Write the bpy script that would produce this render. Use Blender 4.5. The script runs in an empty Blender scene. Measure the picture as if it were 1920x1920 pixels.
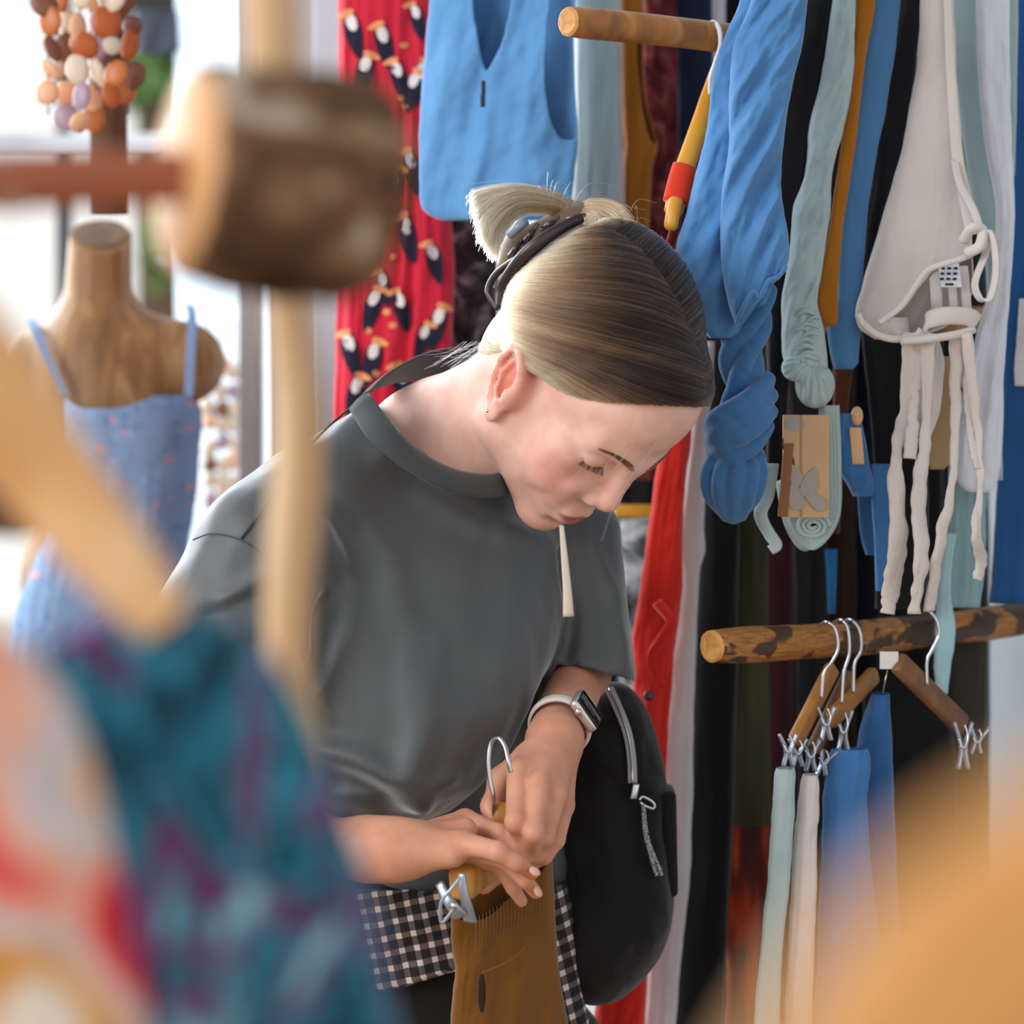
import bpy, bmesh, math, random
import numpy as np
from mathutils import Vector, Matrix
random.seed(7); RNG = np.random.default_rng(7)
SC = bpy.context.scene; COL = SC.collection

# ---------------------------------------------------------------- camera, world, light, exposure
F, HZ, CZ, K = 6125.0, 677.0, 1.50, 1.14          # focal length in px, horizon row, eye height, world scale
cd = bpy.data.cameras.new('camera'); cam = bpy.data.objects.new('camera', cd); COL.objects.link(cam)
cam.location = (0, 0, CZ); cam.rotation_euler = (math.pi/2, 0, 0)
cd.sensor_width = 36; cd.lens = 36*F/1920; cd.shift_y = -(960-HZ)/1920; cd.clip_start = .05
cd.dof.use_dof = True; cd.dof.focus_distance = 2.47*K; cd.dof.aperture_fstop = 4.2
SC.camera = cam
SC.view_settings.view_transform = 'Standard'; SC.view_settings.look = 'None'
SC.view_settings.gamma = 1; SC.view_settings.use_curve_mapping = False
SC.view_settings.exposure = 0.42
SC.cycles.use_denoising = True
SC.cycles.max_bounces = 8; SC.cycles.transparent_max_bounces = 16
w = bpy.data.worlds.new('sky'); SC.world = w; w.use_nodes = True
wn = w.node_tree.nodes; wl = w.node_tree.links
bg = wn['Background']; bg.inputs['Color'].default_value = (1, .98, .95, 1); bg.inputs['Strength'].default_value = .8

def area(name, loc, target, size, power, color=(1, 1, 1)):
    l = bpy.data.lights.new(name, 'AREA'); l.shape = 'RECTANGLE'; l.size, l.size_y = size
    l.energy = power; l.color = color
    o = bpy.data.objects.new(name, l); COL.objects.link(o); o.location = loc
    o.rotation_euler = (Vector(target)-Vector(loc)).to_track_quat('-Z', 'Y').to_euler(); return o
area('window_daylight', (-1.75, 4.75, 2.25), (-.15, 2.8, 1.3), (2.0, 1.8), 92, (.86, .94, 1))
area('shopfront_daylight', (-2.3, 1.2, 2.3), (.0, 2.85, 1.35), (1.8, 1.5), 46, (.93, .96, 1))

# ---------------------------------------------------------------- helpers
def P(px, py, Y): return np.array([(px-960)/F*Y*K, Y*K, CZ-(py-HZ)/F*Y*K])
def PX(r, Y=2.5): return r/F*Y*K
def lin(h):
    h = h.lstrip('#'); c = [int(h[i:i+2], 16)/255 for i in (0, 2, 4)]
    return tuple(x/12.92 if x <= .04045 else ((x+.055)/1.055)**2.4 for x in c)
def lin4(h): return lin(h)+(1,)

def tag(o, label=None, cat=None, group=None, kind=None):
    if label: o['label'] = label
    if cat: o['category'] = cat
    if group: o['group'] = group
    if kind: o['kind'] = kind
    return o
def thing(name, label, cat, loc=(0, 0, 0), group=None):
    o = bpy.data.objects.new(name, None); COL.objects.link(o); o.location = [float(v) for v in loc]
    o.empty_display_size = .05
    return tag(o, label, cat, group)
def wloc(o):
    v = Vector((0, 0, 0))
    while o is not None: v += o.location; o = o.parent
    return v
def mk(name, V, Fs, mat, parent=None, smooth=True, uv=None, vcol=None, label=None):
    V = np.asarray(V, float)
    me = bpy.data.meshes.new(name)
    off = np.array(wloc(parent)) if parent is not None else V.mean(0)
    me.from_pydata((V-off).tolist(), [], Fs if isinstance(Fs, list) else Fs.tolist())
    if smooth: me.polygons.foreach_set('use_smooth', [True]*len(me.polygons))
    if uv is not None:
        lay = me.uv_layers.new(name='UVMap'); li = np.empty(len(me.loops), np.int32); me.loops.foreach_get('vertex_index', li)
        lay.data.foreach_set('uv', np.asarray(uv, np.float32)[li].ravel())
    if vcol is not None:
        a = me.color_attributes.new('Col', 'FLOAT_COLOR', 'POINT')
        c = np.ones((len(V), 4), np.float32); c[:, :3] = vcol; a.data.foreach_set('color', c.ravel())
    me.update()
    o = bpy.data.objects.new(name, me); COL.objects.link(o)
    if mat is not None: me.materials.append(mat)
    if parent is not None: o.parent = parent
    else: o.location = off
    if label: o['label'] = label
    return o
def mod_solid(o, t, off=-1):
    m = o.modifiers.new('solid', 'SOLIDIFY'); m.thickness = t; m.offset = off; return o
def mod_sub(o, n=1):
    m = o.modifiers.new('sub', 'SUBSURF'); m.levels = n; m.render_levels = n; return o

# numpy gradient noise
_perm = RNG.permutation(256); _perm = np.concatenate([_perm, _perm, _perm]); _g = RNG.normal(size=(256, 3)); _g /= np.linalg.norm(_g, axis=1)[:, None]
def noise(x, y, z):
    x, y, z = np.broadcast_arrays(np.asarray(x, float), np.asarray(y, float), np.asarray(z, float))
    xi, yi, zi = np.floor(x).astype(int), np.floor(y).astype(int), np.floor(z).astype(int)
    xf, yf, zf = x-xi, y-yi, z-zi; xi &= 255; yi &= 255; zi &= 255
    u, v, w_ = [t*t*t*(t*(t*6-15)+10) for t in (xf, yf, zf)]
    def g(a, b, c):
        i = _perm[_perm[_perm[xi+a]+yi+b]+zi+c]; q = _g[i]
        return q[..., 0]*(xf-a)+q[..., 1]*(yf-b)+q[..., 2]*(zf-c)
    def L(a, b, t): return a+(b-a)*t
    return L(L(L(g(0,0,0), g(1,0,0), u), L(g(0,1,0), g(1,1,0), u), v), L(L(g(0,0,1), g(1,0,1), u), L(g(0,1,1), g(1,1,1), u), v), w_)*1.6
def fbm(x, y, z, o=3):
    s = 0; a = 1
    for i in range(o): s = s+a*noise(x*2**i+i*17.3, y*2**i+i*5.1, z*2**i); a *= .5
    return s
def cat_interp(T, Vv, t):     # smooth (pchip-like) interpolation of columns
    T = np.asarray(T, float); Vv = np.asarray(Vv, float)
    d = np.diff(Vv, axis=0)/np.diff(T)[:, None]; m = np.zeros_like(Vv); m[0] = d[0]; m[-1] = d[-1]
    if len(T) > 2:
        a, b = d[:-1], d[1:]; same = a*b > 0
        m[1:-1] = np.where(same, 2*a*b/np.where(same, a+b, 1), .25*(a+b))
    i = np.clip(np.searchsorted(T, t, side='right')-1, 0, len(T)-2); h = (T[i+1]-T[i])[:, None]; s = ((t-T[i])[:, None])/h
    return (2*s**3-3*s**2+1)*Vv[i]+(s**3-2*s**2+s)*h*m[i]+(-2*s**3+3*s**2)*Vv[i+1]+(s**3-s**2)*h*m[i+1]
def inpoly(x, y, poly):
    r = np.zeros(x.shape, bool); n = len(poly)
    for i in range(n):
        x1, y1 = poly[i]; x2, y2 = poly[(i+1) % n]
        if y1 == y2: continue
        r ^= ((y1 > y) != (y2 > y)) & (x < (x2-x1)*(y-y1)/(y2-y1)+x1)
    return r

# ---------------------------------------------------------------- materials
def newmat(name):
    m = bpy.data.materials.new(name); m.use_nodes = True; n = m.node_tree.nodes; b = n['Principled BSDF']
    return m, n, m.node_tree.links, b
def ramp(n, stops, interp='LINEAR'):
    r = n.new('ShaderNodeValToRGB'); e = r.color_ramp; e.interpolation = interp
    while len(e.elements) < len(stops): e.elements.new(.5)
    for k, (p, c) in zip(e.elements, stops): k.position = p; k.color = lin4(c)
    return r
def mixc(n, l, f, a, b, mode='MIX'):
    x = n.new('ShaderNodeMix'); x.data_type = 'RGBA'; x.blend_type = mode
    for s, v in ((x.inputs[0], f), (x.inputs[6], a), (x.inputs[7], b)):
        if hasattr(v, 'links'): l.new(v, s)
        else: s.default_value = v
    return x.outputs[2]
_mc = {}
def cloth(hexc, var=.12, rough=.9, weave=900, bump=.12, sheen=.25, crinkle=0):
    key = (hexc, var, rough, weave, bump, sheen, crinkle)
    if key in _mc: return _mc[key]
    m, n, l, b = newmat('cloth_'+hexc.strip('#'))
    tc = n.new('ShaderNodeTexCoord'); ns = n.new('ShaderNodeTexNoise'); ns.inputs['Scale'].default_value = 14; ns.inputs['Detail'].default_value = 5
    l.new(tc.outputs['Object'], ns.inputs['Vector'])
    c = lin(hexc); r = n.new('ShaderNodeValToRGB')
    r.color_ramp.elements[0].position = .3; r.color_ramp.elements[1].position = .7
    r.color_ramp.elements[0].color = tuple(v*(1-var) for v in c)+(1,); r.color_ramp.elements[1].color = tuple(min(1, v*(1+var)) for v in c)+(1,)
    l.new(ns.outputs['Fac'], r.inputs['Fac']); l.new(r.outputs['Color'], b.inputs['Base Color'])
    b.inputs['Roughness'].default_value = rough; b.inputs['Specular IOR Level'].default_value = .2
    b.inputs['Sheen Weight'].default_value = sheen; b.inputs['Sheen Roughness'].default_value = .5
    w2 = n.new('ShaderNodeTexNoise'); w2.inputs['Scale'].default_value = weave; w2.inputs['Detail'].default_value = 2
    l.new(tc.outputs['Object'], w2.inputs['Vector'])
    bp = n.new('ShaderNodeBump'); bp.inputs['Strength'].default_value = bump; bp.inputs['Distance'].default_value = .0008
    l.new(w2.outputs['Fac'], bp.inputs['Height'])
    if crinkle:
        mp = n.new('ShaderNodeMapping'); mp.inputs['Scale'].default_value = (1, 1, .12); l.new(tc.outputs['Object'], mp.inputs['Vector'])
        w3 = n.new('ShaderNodeTexNoise'); w3.inputs['Scale'].default_value = crinkle; w3.inputs['Detail'].default_value = 3; l.new(mp.outputs['Vector'], w3.inputs['Vector'])
        b2 = n.new('ShaderNodeBump'); b2.inputs['Strength'].default_value = .6; b2.inputs['Distance'].default_value = .003
        l.new(w3.outputs['Fac'], b2.inputs['Height']); l.new(bp.outputs['Normal'], b2.inputs['Normal']); l.new(b2.outputs['Normal'], b.inputs['Normal'])
    else: l.new(bp.outputs['Normal'], b.inputs['Normal'])
    _mc[key] = m; return m
def plain(name, hexc, rough=.5, metal=0, spec=.5):
    m, n, l, b = newmat(name); tc = n.new('ShaderNodeTexCoord'); ns = n.new('ShaderNodeTexNoise'); ns.inputs['Scale'].default_value = 60
    l.new(tc.outputs['Object'], ns.inputs['Vector']); c = lin(hexc); r = n.new('ShaderNodeValToRGB')
    r.color_ramp.elements[0].color = tuple(v*.92 for v in c)+(1,); r.color_ramp.elements[1].color = tuple(min(1, v*1.06) for v in c)+(1,)
    l.new(ns.outputs['Fac'], r.inputs['Fac']); l.new(r.outputs['Color'], b.inputs['Base Color'])
    b.inputs['Roughness'].default_value = rough; b.inputs['Metallic'].default_value = metal; b.inputs['Specular IOR Level'].default_value = spec
    return m
def blotch(name, stops, scale, detail=3, distort=.6, stretch=(1, 1, 1), interp='LINEAR', rough=.9, coord='Object', voro=False):
    m, n, l, b = newmat(name); tc = n.new('ShaderNodeTexCoord'); mp = n.new('ShaderNodeMapping'); mp.inputs['Scale'].default_value = stretch
    l.new(tc.outputs[coord], mp.inputs['Vector'])
    if voro:
        ns = n.new('ShaderNodeTexVoronoi'); ns.inputs['Scale'].default_value = scale; l.new(mp.outputs['Vector'], ns.inputs['Vector'])
        sp = n.new('ShaderNodeSeparateColor'); l.new(ns.outputs['Color'], sp.inputs['Color']); out = sp.outputs[0]
    else:
        ns = n.new('ShaderNodeTexNoise'); ns.inputs['Scale'].default_value = scale; ns.inputs['Detail'].default_value = detail; ns.inputs['Distortion'].default_value = distort
        l.new(mp.outputs['Vector'], ns.inputs['Vector']); out = ns.outputs['Fac']
    r = ramp(n, stops, interp); l.new(out, r.inputs['Fac']); l.new(r.outputs['Color'], b.inputs['Base Color'])
    b.inputs['Roughness'].default_value = rough; b.inputs['Specular IOR Level'].default_value = .2
    bp = n.new('ShaderNodeBump'); bp.inputs['Strength'].default_value = .2; bp.inputs['Distance'].default_value = .002
    l.new(out, bp.inputs['Height']); l.new(bp.outputs['Normal'], b.inputs['Normal'])
    return m
def wood(name, c1, c2, c3, scale=18, stretch=(1, 1, .1), rough=.5, knots=True, bump=.25):
    m, n, l, b = newmat(name); tc = n.new('ShaderNodeTexCoord'); mp = n.new('ShaderNodeMapping'); mp.inputs['Scale'].default_value = stretch
    l.new(tc.outputs['Object'], mp.inputs['Vector'])
    ns = n.new('ShaderNodeTexNoise'); ns.inputs['Scale'].default_value = scale; ns.inputs['Detail'].default_value = 8; ns.inputs['Distortion'].default_value = 1.2
    l.new(mp.outputs['Vector'], ns.inputs['Vector']); r = ramp(n, [(.3, c1), (.52, c2), (.72, c3)]); l.new(ns.outputs['Fac'], r.inputs['Fac'])
    l.new(r.outputs['Color'], b.inputs['Base Color']); b.inputs['Roughness'].default_value = rough
    bp = n.new('ShaderNodeBump'); bp.inputs['Strength'].default_value = bump; bp.inputs['Distance'].default_value = .002
    l.new(ns.outputs['Fac'], bp.inputs['Height']); l.new(bp.outputs['Normal'], b.inputs['Normal']); return m
M_METAL = plain('brushed_steel', '#c9ccd2', .25, 1)
M_CHROME = plain('clip_metal', '#aab4c0', .38, .6)
M_BLACK = plain('black_plastic', '#17161a', .35)

# ---------------------------------------------------------------- geometry builders
def tube(path, rad, nseg=10, cap=True, up=None, flat=1.0):
    Pn = np.asarray(path, float); n = len(Pn); rad = np.broadcast_to(np.asarray(rad, float), (n,))
    T = np.gradient(Pn, axis=0); T /= np.linalg.norm(T, axis=1)[:, None]+1e-12
    ref = np.array(up if up is not None else ((0, 0, 1) if abs(T[0][2]) < .9 else (1, 0, 0)), float)
    N = np.empty_like(T); v = ref-T[0]*ref.dot(T[0]); v /= np.linalg.norm(v); N[0] = v
    for i in range(1, n):
        v = N[i-1]-T[i]*N[i-1].dot(T[i]); v /= np.linalg.norm(v)+1e-12; N[i] = v
    B = np.cross(T, N); a = np.linspace(0, 2*math.pi, nseg, endpoint=False)
    V = Pn[:, None]+rad[:, None, None]*(np.cos(a)[None, :, None]*N[:, None]*flat+np.sin(a)[None, :, None]*B[:, None]); V = V.reshape(-1, 3)
    Fs = [[i*nseg+j, i*nseg+(j+1) % nseg, (i+1)*nseg+(j+1) % nseg, (i+1)*nseg+j] for i in range(n-1) for j in range(nseg)]
    if cap: Fs += [list(range(nseg))[::-1], [(n-1)*nseg+j for j in range(nseg)]]
    return V, Fs
def spline(pts, n=40):
    pts = np.asarray(pts, float); d = np.concatenate([[0], np.cumsum(np.linalg.norm(np.diff(pts, axis=0), axis=1))])
    return cat_interp(d, pts, np.linspace(0, d[-1], n))
def crspline(pts, n=40):      # Catmull-Rom
    p = np.asarray(pts, float); p = np.vstack([2*p[0]-p[1], p, 2*p[-1]-p[-2]]); out = []
    m = len(p)-3
    for t in np.linspace(0, m-1e-6, n):
        i = int(t); s = t-i; a, b, c, d = p[i:i+4]
        out.append(.5*((2*b)+(-a+c)*s+(2*a-5*b+4*c-d)*s*s+(-a+3*b-3*c+d)*s**3))
    return np.array(out)
def join(parts):
    Vs, Fs, o = [], [], 0
    for V, Fc in parts:
        V = np.asarray(V); Vs.append(V); Fs += [[i+o for i in f] for f in (Fc if isinstance(Fc, list) else Fc.tolist())]; o += len(V)
    return np.vstack(Vs), Fs
def box(c, ax, ay, az, bev=.15):
    """rounded box: centre, three half-axis vectors; chamfered corners"""
    c = np.asarray(c, float); A = [np.asarray(v, float) for v in (ax, ay, az)]
    bm = bmesh.new(); bmesh.ops.create_cube(bm, size=2)
    L = [np.linalg.norm(v) for v in A]; mn = min(L)
    for v in bm.verts: v.co = Vector([v.co[i]*L[i] for i in range(3)])
    if bev: bmesh.ops.bevel(bm, geom=bm.edges[:], offset=mn*bev*2, segments=3, profile=.5, affect='EDGES', clamp_overlap=True)
    bm.verts.index_update()
    V = np.array([v.co[:] for v in bm.verts]); Fs = [[v.index for v in f.verts] for f in bm.faces]; bm.free()
    U = np.array([A[i]/L[i] for i in range(3)])
    return V@U+c, Fs
def ball(c, r, nu=16, nv=10, R=None):
    r = np.broadcast_to(np.asarray(r, float), (3,)); th = np.linspace(0, math.pi, nv+1)[1:-1]; ph = np.linspace(0, 2*math.pi, nu, endpoint=False)
    V = [[0, 0, 1]]+[[math.sin(t)*math.cos(p), math.sin(t)*math.sin(p), math.cos(t)] for t in th for p in ph]+[[0, 0, -1]]
    V = np.array(V)*r
    if R is not None: V = V@np.asarray(R).T
    V = V+np.asarray(c); n = len(V)-1; Fs = [[0, 1+j, 1+(j+1) % nu] for j in range(nu)]
    for i in range(nv-2):
        for j in range(nu): Fs.append([1+i*nu+j, 1+(i+1)*nu+j, 1+(i+1)*nu+(j+1) % nu, 1+i*nu+(j+1) % nu])
    o = 1+(nv-2)*nu; Fs += [[o+(j+1) % nu, o+j, n] for j in range(nu)]
    return V, Fs
def ribbon(path, wid, thick=.0008, side=None):
    Pn = np.asarray(path, float); n = len(Pn); wid = np.broadcast_to(np.asarray(wid, float), (n,))
    T = np.gradient(Pn, axis=0); T /= np.linalg.norm(T, axis=1)[:, None]+1e-12
    side = np.asarray(side if side is not None else (1, 0, 0), float)
    S = np.broadcast_to(side, (n, 3)) if side.ndim == 1 else side
    S = S-T*(S*T).sum(1)[:, None]; S /= np.linalg.norm(S, axis=1)[:, None]+1e-9; N = np.cross(T, S)
    m = 5; V = []
    for sgn in (1, -1):
        for k in range(m):
            s = -1+2*k/(m-1)
            V.append(Pn+S*(wid*.5*s*sgn)[:, None]+N*(sgn*thick+.08*wid*(1-s*s))[:, None])
    V = np.stack(V, 1).reshape(-1, 3); ns = 2*m
    Fs = [[i*ns+j, i*ns+(j+1) % ns, (i+1)*ns+(j+1) % ns, (i+1)*ns+j] for i in range(n-1) for j in range(ns)]
    Fs += [list(range(ns))[::-1], [(n-1)*ns+j for j in range(ns)]]
    return V, Fs

def loft(rows, Y, thick=26, fold=(8, 5), wr=(3, 2.2), nr=90, nc=72, seed=0, tilt=0., grow=.6, sharp=.7, hem=True, drift=.6, diag=0., thk=None, dip=0., edge=1.0, ridge=True):
    """closed cloth tube through outline rows (y,xl,xr) or (yl,xl,yr,xr); thick/fold/wr in px. Returns V,F,uv,front,(px,py)"""
    R = np.array([(r[0], r[1], r[0], r[2]) if len(r) == 3 else r for r in rows], float)
    t = .5*(R[:, 0]+R[:, 2]); tt = np.linspace(t[0], t[-1], nr); C = cat_interp(t, R, tt)
    th = np.linspace(0, 2*math.pi, nc, endpoint=False)+math.pi/nc
    c, s = np.cos(th), np.sin(th); e = lambda a, p: np.sign(a)*np.abs(a)**p
    sx, sy = e(c, .8), e(s, .75)
    v01 = np.linspace(0, 1, nr)[:, None]
    hw = .5*(C[:, 3]-C[:, 1])[:, None]; mx = .5*(C[:, 3]+C[:, 1])[:, None]
    sidey = C[:, 0][:, None]*(1-(sx[None]+1)/2)+C[:, 2][:, None]*((sx[None]+1)/2)
    len_px = (tt[-1]-tt[0]); g = np.clip(grow+(1-grow)*v01, 0, 1.5)
    xr = sx[None]*hw; q = xr/100.; vy = v01*len_px/100.; off = seed*13.7
    nf = fold[1]
    a1 = noise(q*nf*.9+drift*v01+diag*vy+np.sign(sy)[None]*3.1, vy*.22+off, off*.7+v01*.5)
    a2 = noise(q*nf*1.9+drift*1.5*v01+diag*1.7*vy+np.sign(sy)[None]*7.7, vy*.35+off+9, off*.3)
    if ridge: a1 = 1.2*(.55-np.sqrt(a1*a1+.01))*1.6; a2 = (.4-np.sqrt(a2*a2+.01))*1.3
    dsp = fold[0]*g*(a1+.4*a2)
    dsp = dsp+wr[0]*fbm(q*wr[1]+off, vy*wr[1]*.8+diag*q*2, off+np.sign(sy)[None]*4, 3)
    th_ = thick if thk is None else cat_interp(np.linspace(0, 1, len(thk)), np.array(thk, float)[:, None], np.linspace(0, 1, nr))
    endf = 1-.6*np.abs(sx[None])**6
    yo = sy[None]*th_-dsp*np.sign(-sy)[None]*endf*np.minimum(1, np.abs(sy)[None]*2)*-1
    yo = sy[None]*th_+np.where(sy[None] < 0, -1, 1)*dsp*endf*np.minimum(1, np.abs(sy)[None]*1.6)
    ew = edge*(2.2*noise(vy*1.3+off, np.sign(sx)[None]*5+off, 0*vy)+1.0*noise(vy*4+off, np.sign(sx)[None]*5+off, 0*vy))
    X = mx+xr*1.0+ew*np.abs(sx[None])**3*np.minimum(1, hw/25)
    yy = np.full_like(X, Y)+(yo/F*Y)+tilt*(xr/F*Y)
    py = sidey-dip*sy[None]*np.exp(-v01*10)+.0*X
    wx = (X-960)/F*Y*K; wz = CZ-(py-HZ)/F*Y*K
    V = np.stack([wx, yy*K, wz], -1)
    uv = np.stack([np.broadcast_to(X/100., X.shape), np.broadcast_to(py/100., X.shape)], -1)
    nrow = nr
    if hem:
        mcen = V[-1].mean(0); inner = []
        for kz, sc in ((.0, .96), (12, .9), (40, .85)):
            L = mcen+(V[-1]-mcen)*sc; L[:, 2] = V[-1][:, 2]+kz/F*Y*K; inner.append(L)
        V = np.concatenate([V, np.array(inner)], 0); uv = np.concatenate([uv, np.repeat(uv[-1:], 3, 0)], 0); nrow += 3
    idx = np.arange(nrow*nc).reshape(nrow, nc)
    Fs = np.stack([idx[:-1], np.roll(idx[:-1], -1, 1), np.roll(idx[1:], -1, 1), idx[1:]], -1)
    fc = np.broadcast_to((sy < 0)[None], (nrow-1, nc))
    pc = np.stack([np.concatenate([X, np.repeat(X[-1:], nrow-nr, 0)])[:-1], np.concatenate([py, np.repeat(py[-1:], nrow-nr, 0)])[:-1]], -1)
    Fs = Fs[:, :, ::-1].reshape(-1, 4)
    return V.reshape(-1, 3), Fs, uv.reshape(-1, 2), fc.reshape(-1), pc.reshape(-1, 2)
def cutfaces(Fs, fc, pc, polys, front=True):
    keep = np.ones(len(Fs), bool)
    for p in polys: keep &= ~((fc == front) & inpoly(pc[:, 0], pc[:, 1], p))
    return Fs[keep]
def garment(name, label, cat, mat, rows, Y, group=None, cuts=None, part='fabric', root=None, solid=0, bcuts=None, **kw):
    V, Fs, uv, fc, pc = loft(rows, Y, **kw)
    if cuts: Fs = cutfaces(Fs, fc, pc, cuts)
    if bcuts:
        V2, F2, uv2, fc2, pc2 = loft(rows, Y, **kw); keep = np.ones(len(F2), bool)
        Fs = cutfaces(F2, fc2, pc2, cuts or []); m = fc2
    if cuts: V = smooth_rim(V, Fs, 8)
    if root is None:
        o = mk(name, V, Fs, mat, None, uv=uv); tag(o, label, cat, group)
    else: o = mk(part, V, Fs, mat, root, uv=uv, label=label)
    if solid: mod_solid(o, solid)
    return o

# ---------------------------------------------------------------- signed-distance modelling (continuous bodies)
class SDF:
    def __init__(s, lo, hi, h):
        s.lo = np.asarray(lo, float); s.h = h; s.n = np.ceil((np.asarray(hi)-s.lo)/h).astype(int)+1
        s.D = np.full(s.n, .2, np.float32)
    def sub(s, c, r):
        a = np.clip(np.floor((np.asarray(c)-r-s.lo)/s.h).astype(int), 0, s.n); b = np.clip(np.ceil((np.asarray(c)+r-s.lo)/s.h).astype(int)+1, 0, s.n)
        sl = tuple(slice(a[i], b[i]) for i in range(3))
        ax = [s.lo[i]+s.h*np.arange(a[i], b[i]) for i in range(3)]
        return sl, np.stack(np.meshgrid(*ax, indexing='ij'), -1).astype(np.float32)
    def op(s, fn, c, r, k=.01, mode='u'):
        sl, p = s.sub(c, r+2*k+3*s.h)
        if p.size == 0: return
        d = fn(p); D = s.D[sl]
        if mode == 'u':
            if k <= 0: D = np.minimum(D, d)
            else:
                hh = np.clip(.5+.5*(D-d)/k, 0, 1); D = D*(1-hh)+d*hh-k*hh*(1-hh)
        elif mode == 's':
            hh = np.clip(.5-.5*(D+d)/k, 0, 1); D = D*(1-hh)-d*hh+k*hh*(1-hh)
        s.D[sl] = D
    def cone(s, a, b, ra, rb, k=.01, mode='u'):
        a = np.asarray(a, np.float32); b = np.asarray(b, np.float32); ab = b-a; L = ab.dot(ab)+1e-12
        def fn(p):
            t = np.clip(((p-a)@ab)/L, 0, 1); return np.linalg.norm(p-a-t[..., None]*ab, axis=-1)-(ra+(rb-ra)*t)
        s.op(fn, (a+b)/2, np.sqrt(L)/2+max(ra, rb), k, mode)
    def chain(s, pts, rads, k=.006):
        for i in range(len(pts)-1): s.cone(pts[i], pts[i+1], rads[i], rads[i+1], k)
    def ell(s, c, r, R=None, k=.01, mode='u'):
        c = np.asarray(c, np.float32); r = np.asarray(r, np.float32); Rm = np.eye(3, dtype=np.float32) if R is None else np.asarray(R, np.float32)
        def fn(p):
            q = (p-c)@Rm; k0 = np.linalg.norm(q/r, axis=-1); k1 = np.linalg.norm(q/(r*r), axis=-1)+1e-9
            return np.where(k0 < 1e-3, -r.min(), k0*(k0-1)/k1)
        s.op(fn, c, r.max(), k, mode)
    def mesh(s, smooth=1):
        D = s.D; neg = D < 0
        c = neg[:-1, :-1, :-1].astype(np.uint8)
        for i in (0, 1):
            for j in (0, 1):
                for k in (0, 1):
                    if i+j+k: c = c+neg[i:D.shape[0]-1+i, j:D.shape[1]-1+j, k:D.shape[2]-1+k]
        act = (c > 0) & (c < 8); I = np.argwhere(act); vid = np.full(act.shape, -1, np.int32); vid[act] = np.arange(len(I))
        vals = {(i, j, k): D[I[:, 0]+i, I[:, 1]+j, I[:, 2]+k] for i in (0, 1) for j in (0, 1) for k in (0, 1)}
        acc = np.zeros((len(I), 3)); cnt = np.zeros(len(I))
        for ax in range(3):
            for u in (0, 1):
                for v in (0, 1):
                    a = [0, 0, 0]; o = [q for q in range(3) if q != ax]; a[o[0]] = u; a[o[1]] = v; b = list(a); b[ax] = 1
                    da, db = vals[tuple(a)], vals[tuple(b)]; x = (da < 0) != (db < 0); t = np.where(x, da/np.where(x, da-db, 1), 0)
                    pt = np.tile(np.array(a, float), (len(I), 1)); pt[:, ax] = t; acc[x] += pt[x]; cnt[x] += 1
        V = s.lo+s.h*(I+acc/cnt[:, None]); Fs = []
        for ax in range(3):
            sl0 = [slice(None)]*3; sl1 = [slice(None)]*3; sl0[ax] = slice(0, -1); sl1[ax] = slice(1, None)
            x = neg[tuple(sl0)] != neg[tuple(sl1)]; E = np.argwhere(x); o = [q for q in range(3) if q != ax]
            E = E[(E[:, o[0]] > 0) & (E[:, o[1]] > 0) & (E[:, o[0]] < D.shape[o[0]]-1) & (E[:, o[1]] < D.shape[o[1]]-1)]
            flip = neg[E[:, 0], E[:, 1], E[:, 2]] == (ax != 1); q = []
            for du, dv in ((-1, -1), (0, -1), (0, 0), (-1, 0)):
                e = E.copy(); e[:, o[0]] += du; e[:, o[1]] += dv; q.append(vid[e[:, 0], e[:, 1], e[:, 2]])
            q = np.stack(q, 1); q[~flip] = q[~flip][:, ::-1]; Fs.append(q)
        Fs = np.vstack(Fs); Fs = Fs[(Fs >= 0).all(1)]
        for _ in range(smooth): V = lap(V, Fs)
        return V, Fs
def lap(V, Fs, lam=.5):
    A = np.zeros_like(V); n = np.zeros(len(V))
    for a, b in ((0, 1), (1, 2), (2, 3), (3, 0)):
        for x, y in ((a, b), (b, a)):
            for d in range(3): A[:, d] += np.bincount(Fs[:, x], V[Fs[:, y], d], len(V))
            n += np.bincount(Fs[:, x], minlength=len(V))
    n[n == 0] = 1
    return V+lam*(A/n[:, None]-V)
def drop(V, Fs, rm):
    """remove faces touching vertices in the mask rm"""
    Fs = Fs[~rm[Fs].any(1)]; used = np.unique(Fs); m = np.full(len(V), -1); m[used] = np.arange(len(used))
    return V[used], m[Fs], used
def smooth_rim(V, Fs, it=12):
    """relax the open rims of a cut sheet into clean curves"""
    Fs = np.asarray(Fs); e = np.concatenate([Fs[:, [0, 1]], Fs[:, [1, 2]], Fs[:, [2, 3]], Fs[:, [3, 0]]]); key = np.sort(e, 1)
    u, inv, c = np.unique(key, axis=0, return_inverse=True, return_counts=True); B = u[c == 1]; V = V.copy()
    for _ in range(it):
        A = np.zeros_like(V); n = np.zeros(len(V))
        for x, y in ((0, 1), (1, 0)):
            for d in range(3): A[:, d] += np.bincount(B[:, x], V[B[:, y], d], len(V))
            n += np.bincount(B[:, x], minlength=len(V))
        m = n == 2; V[m] = .5*V[m]+.5*A[m]/n[m][:, None]
    return V
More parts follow.
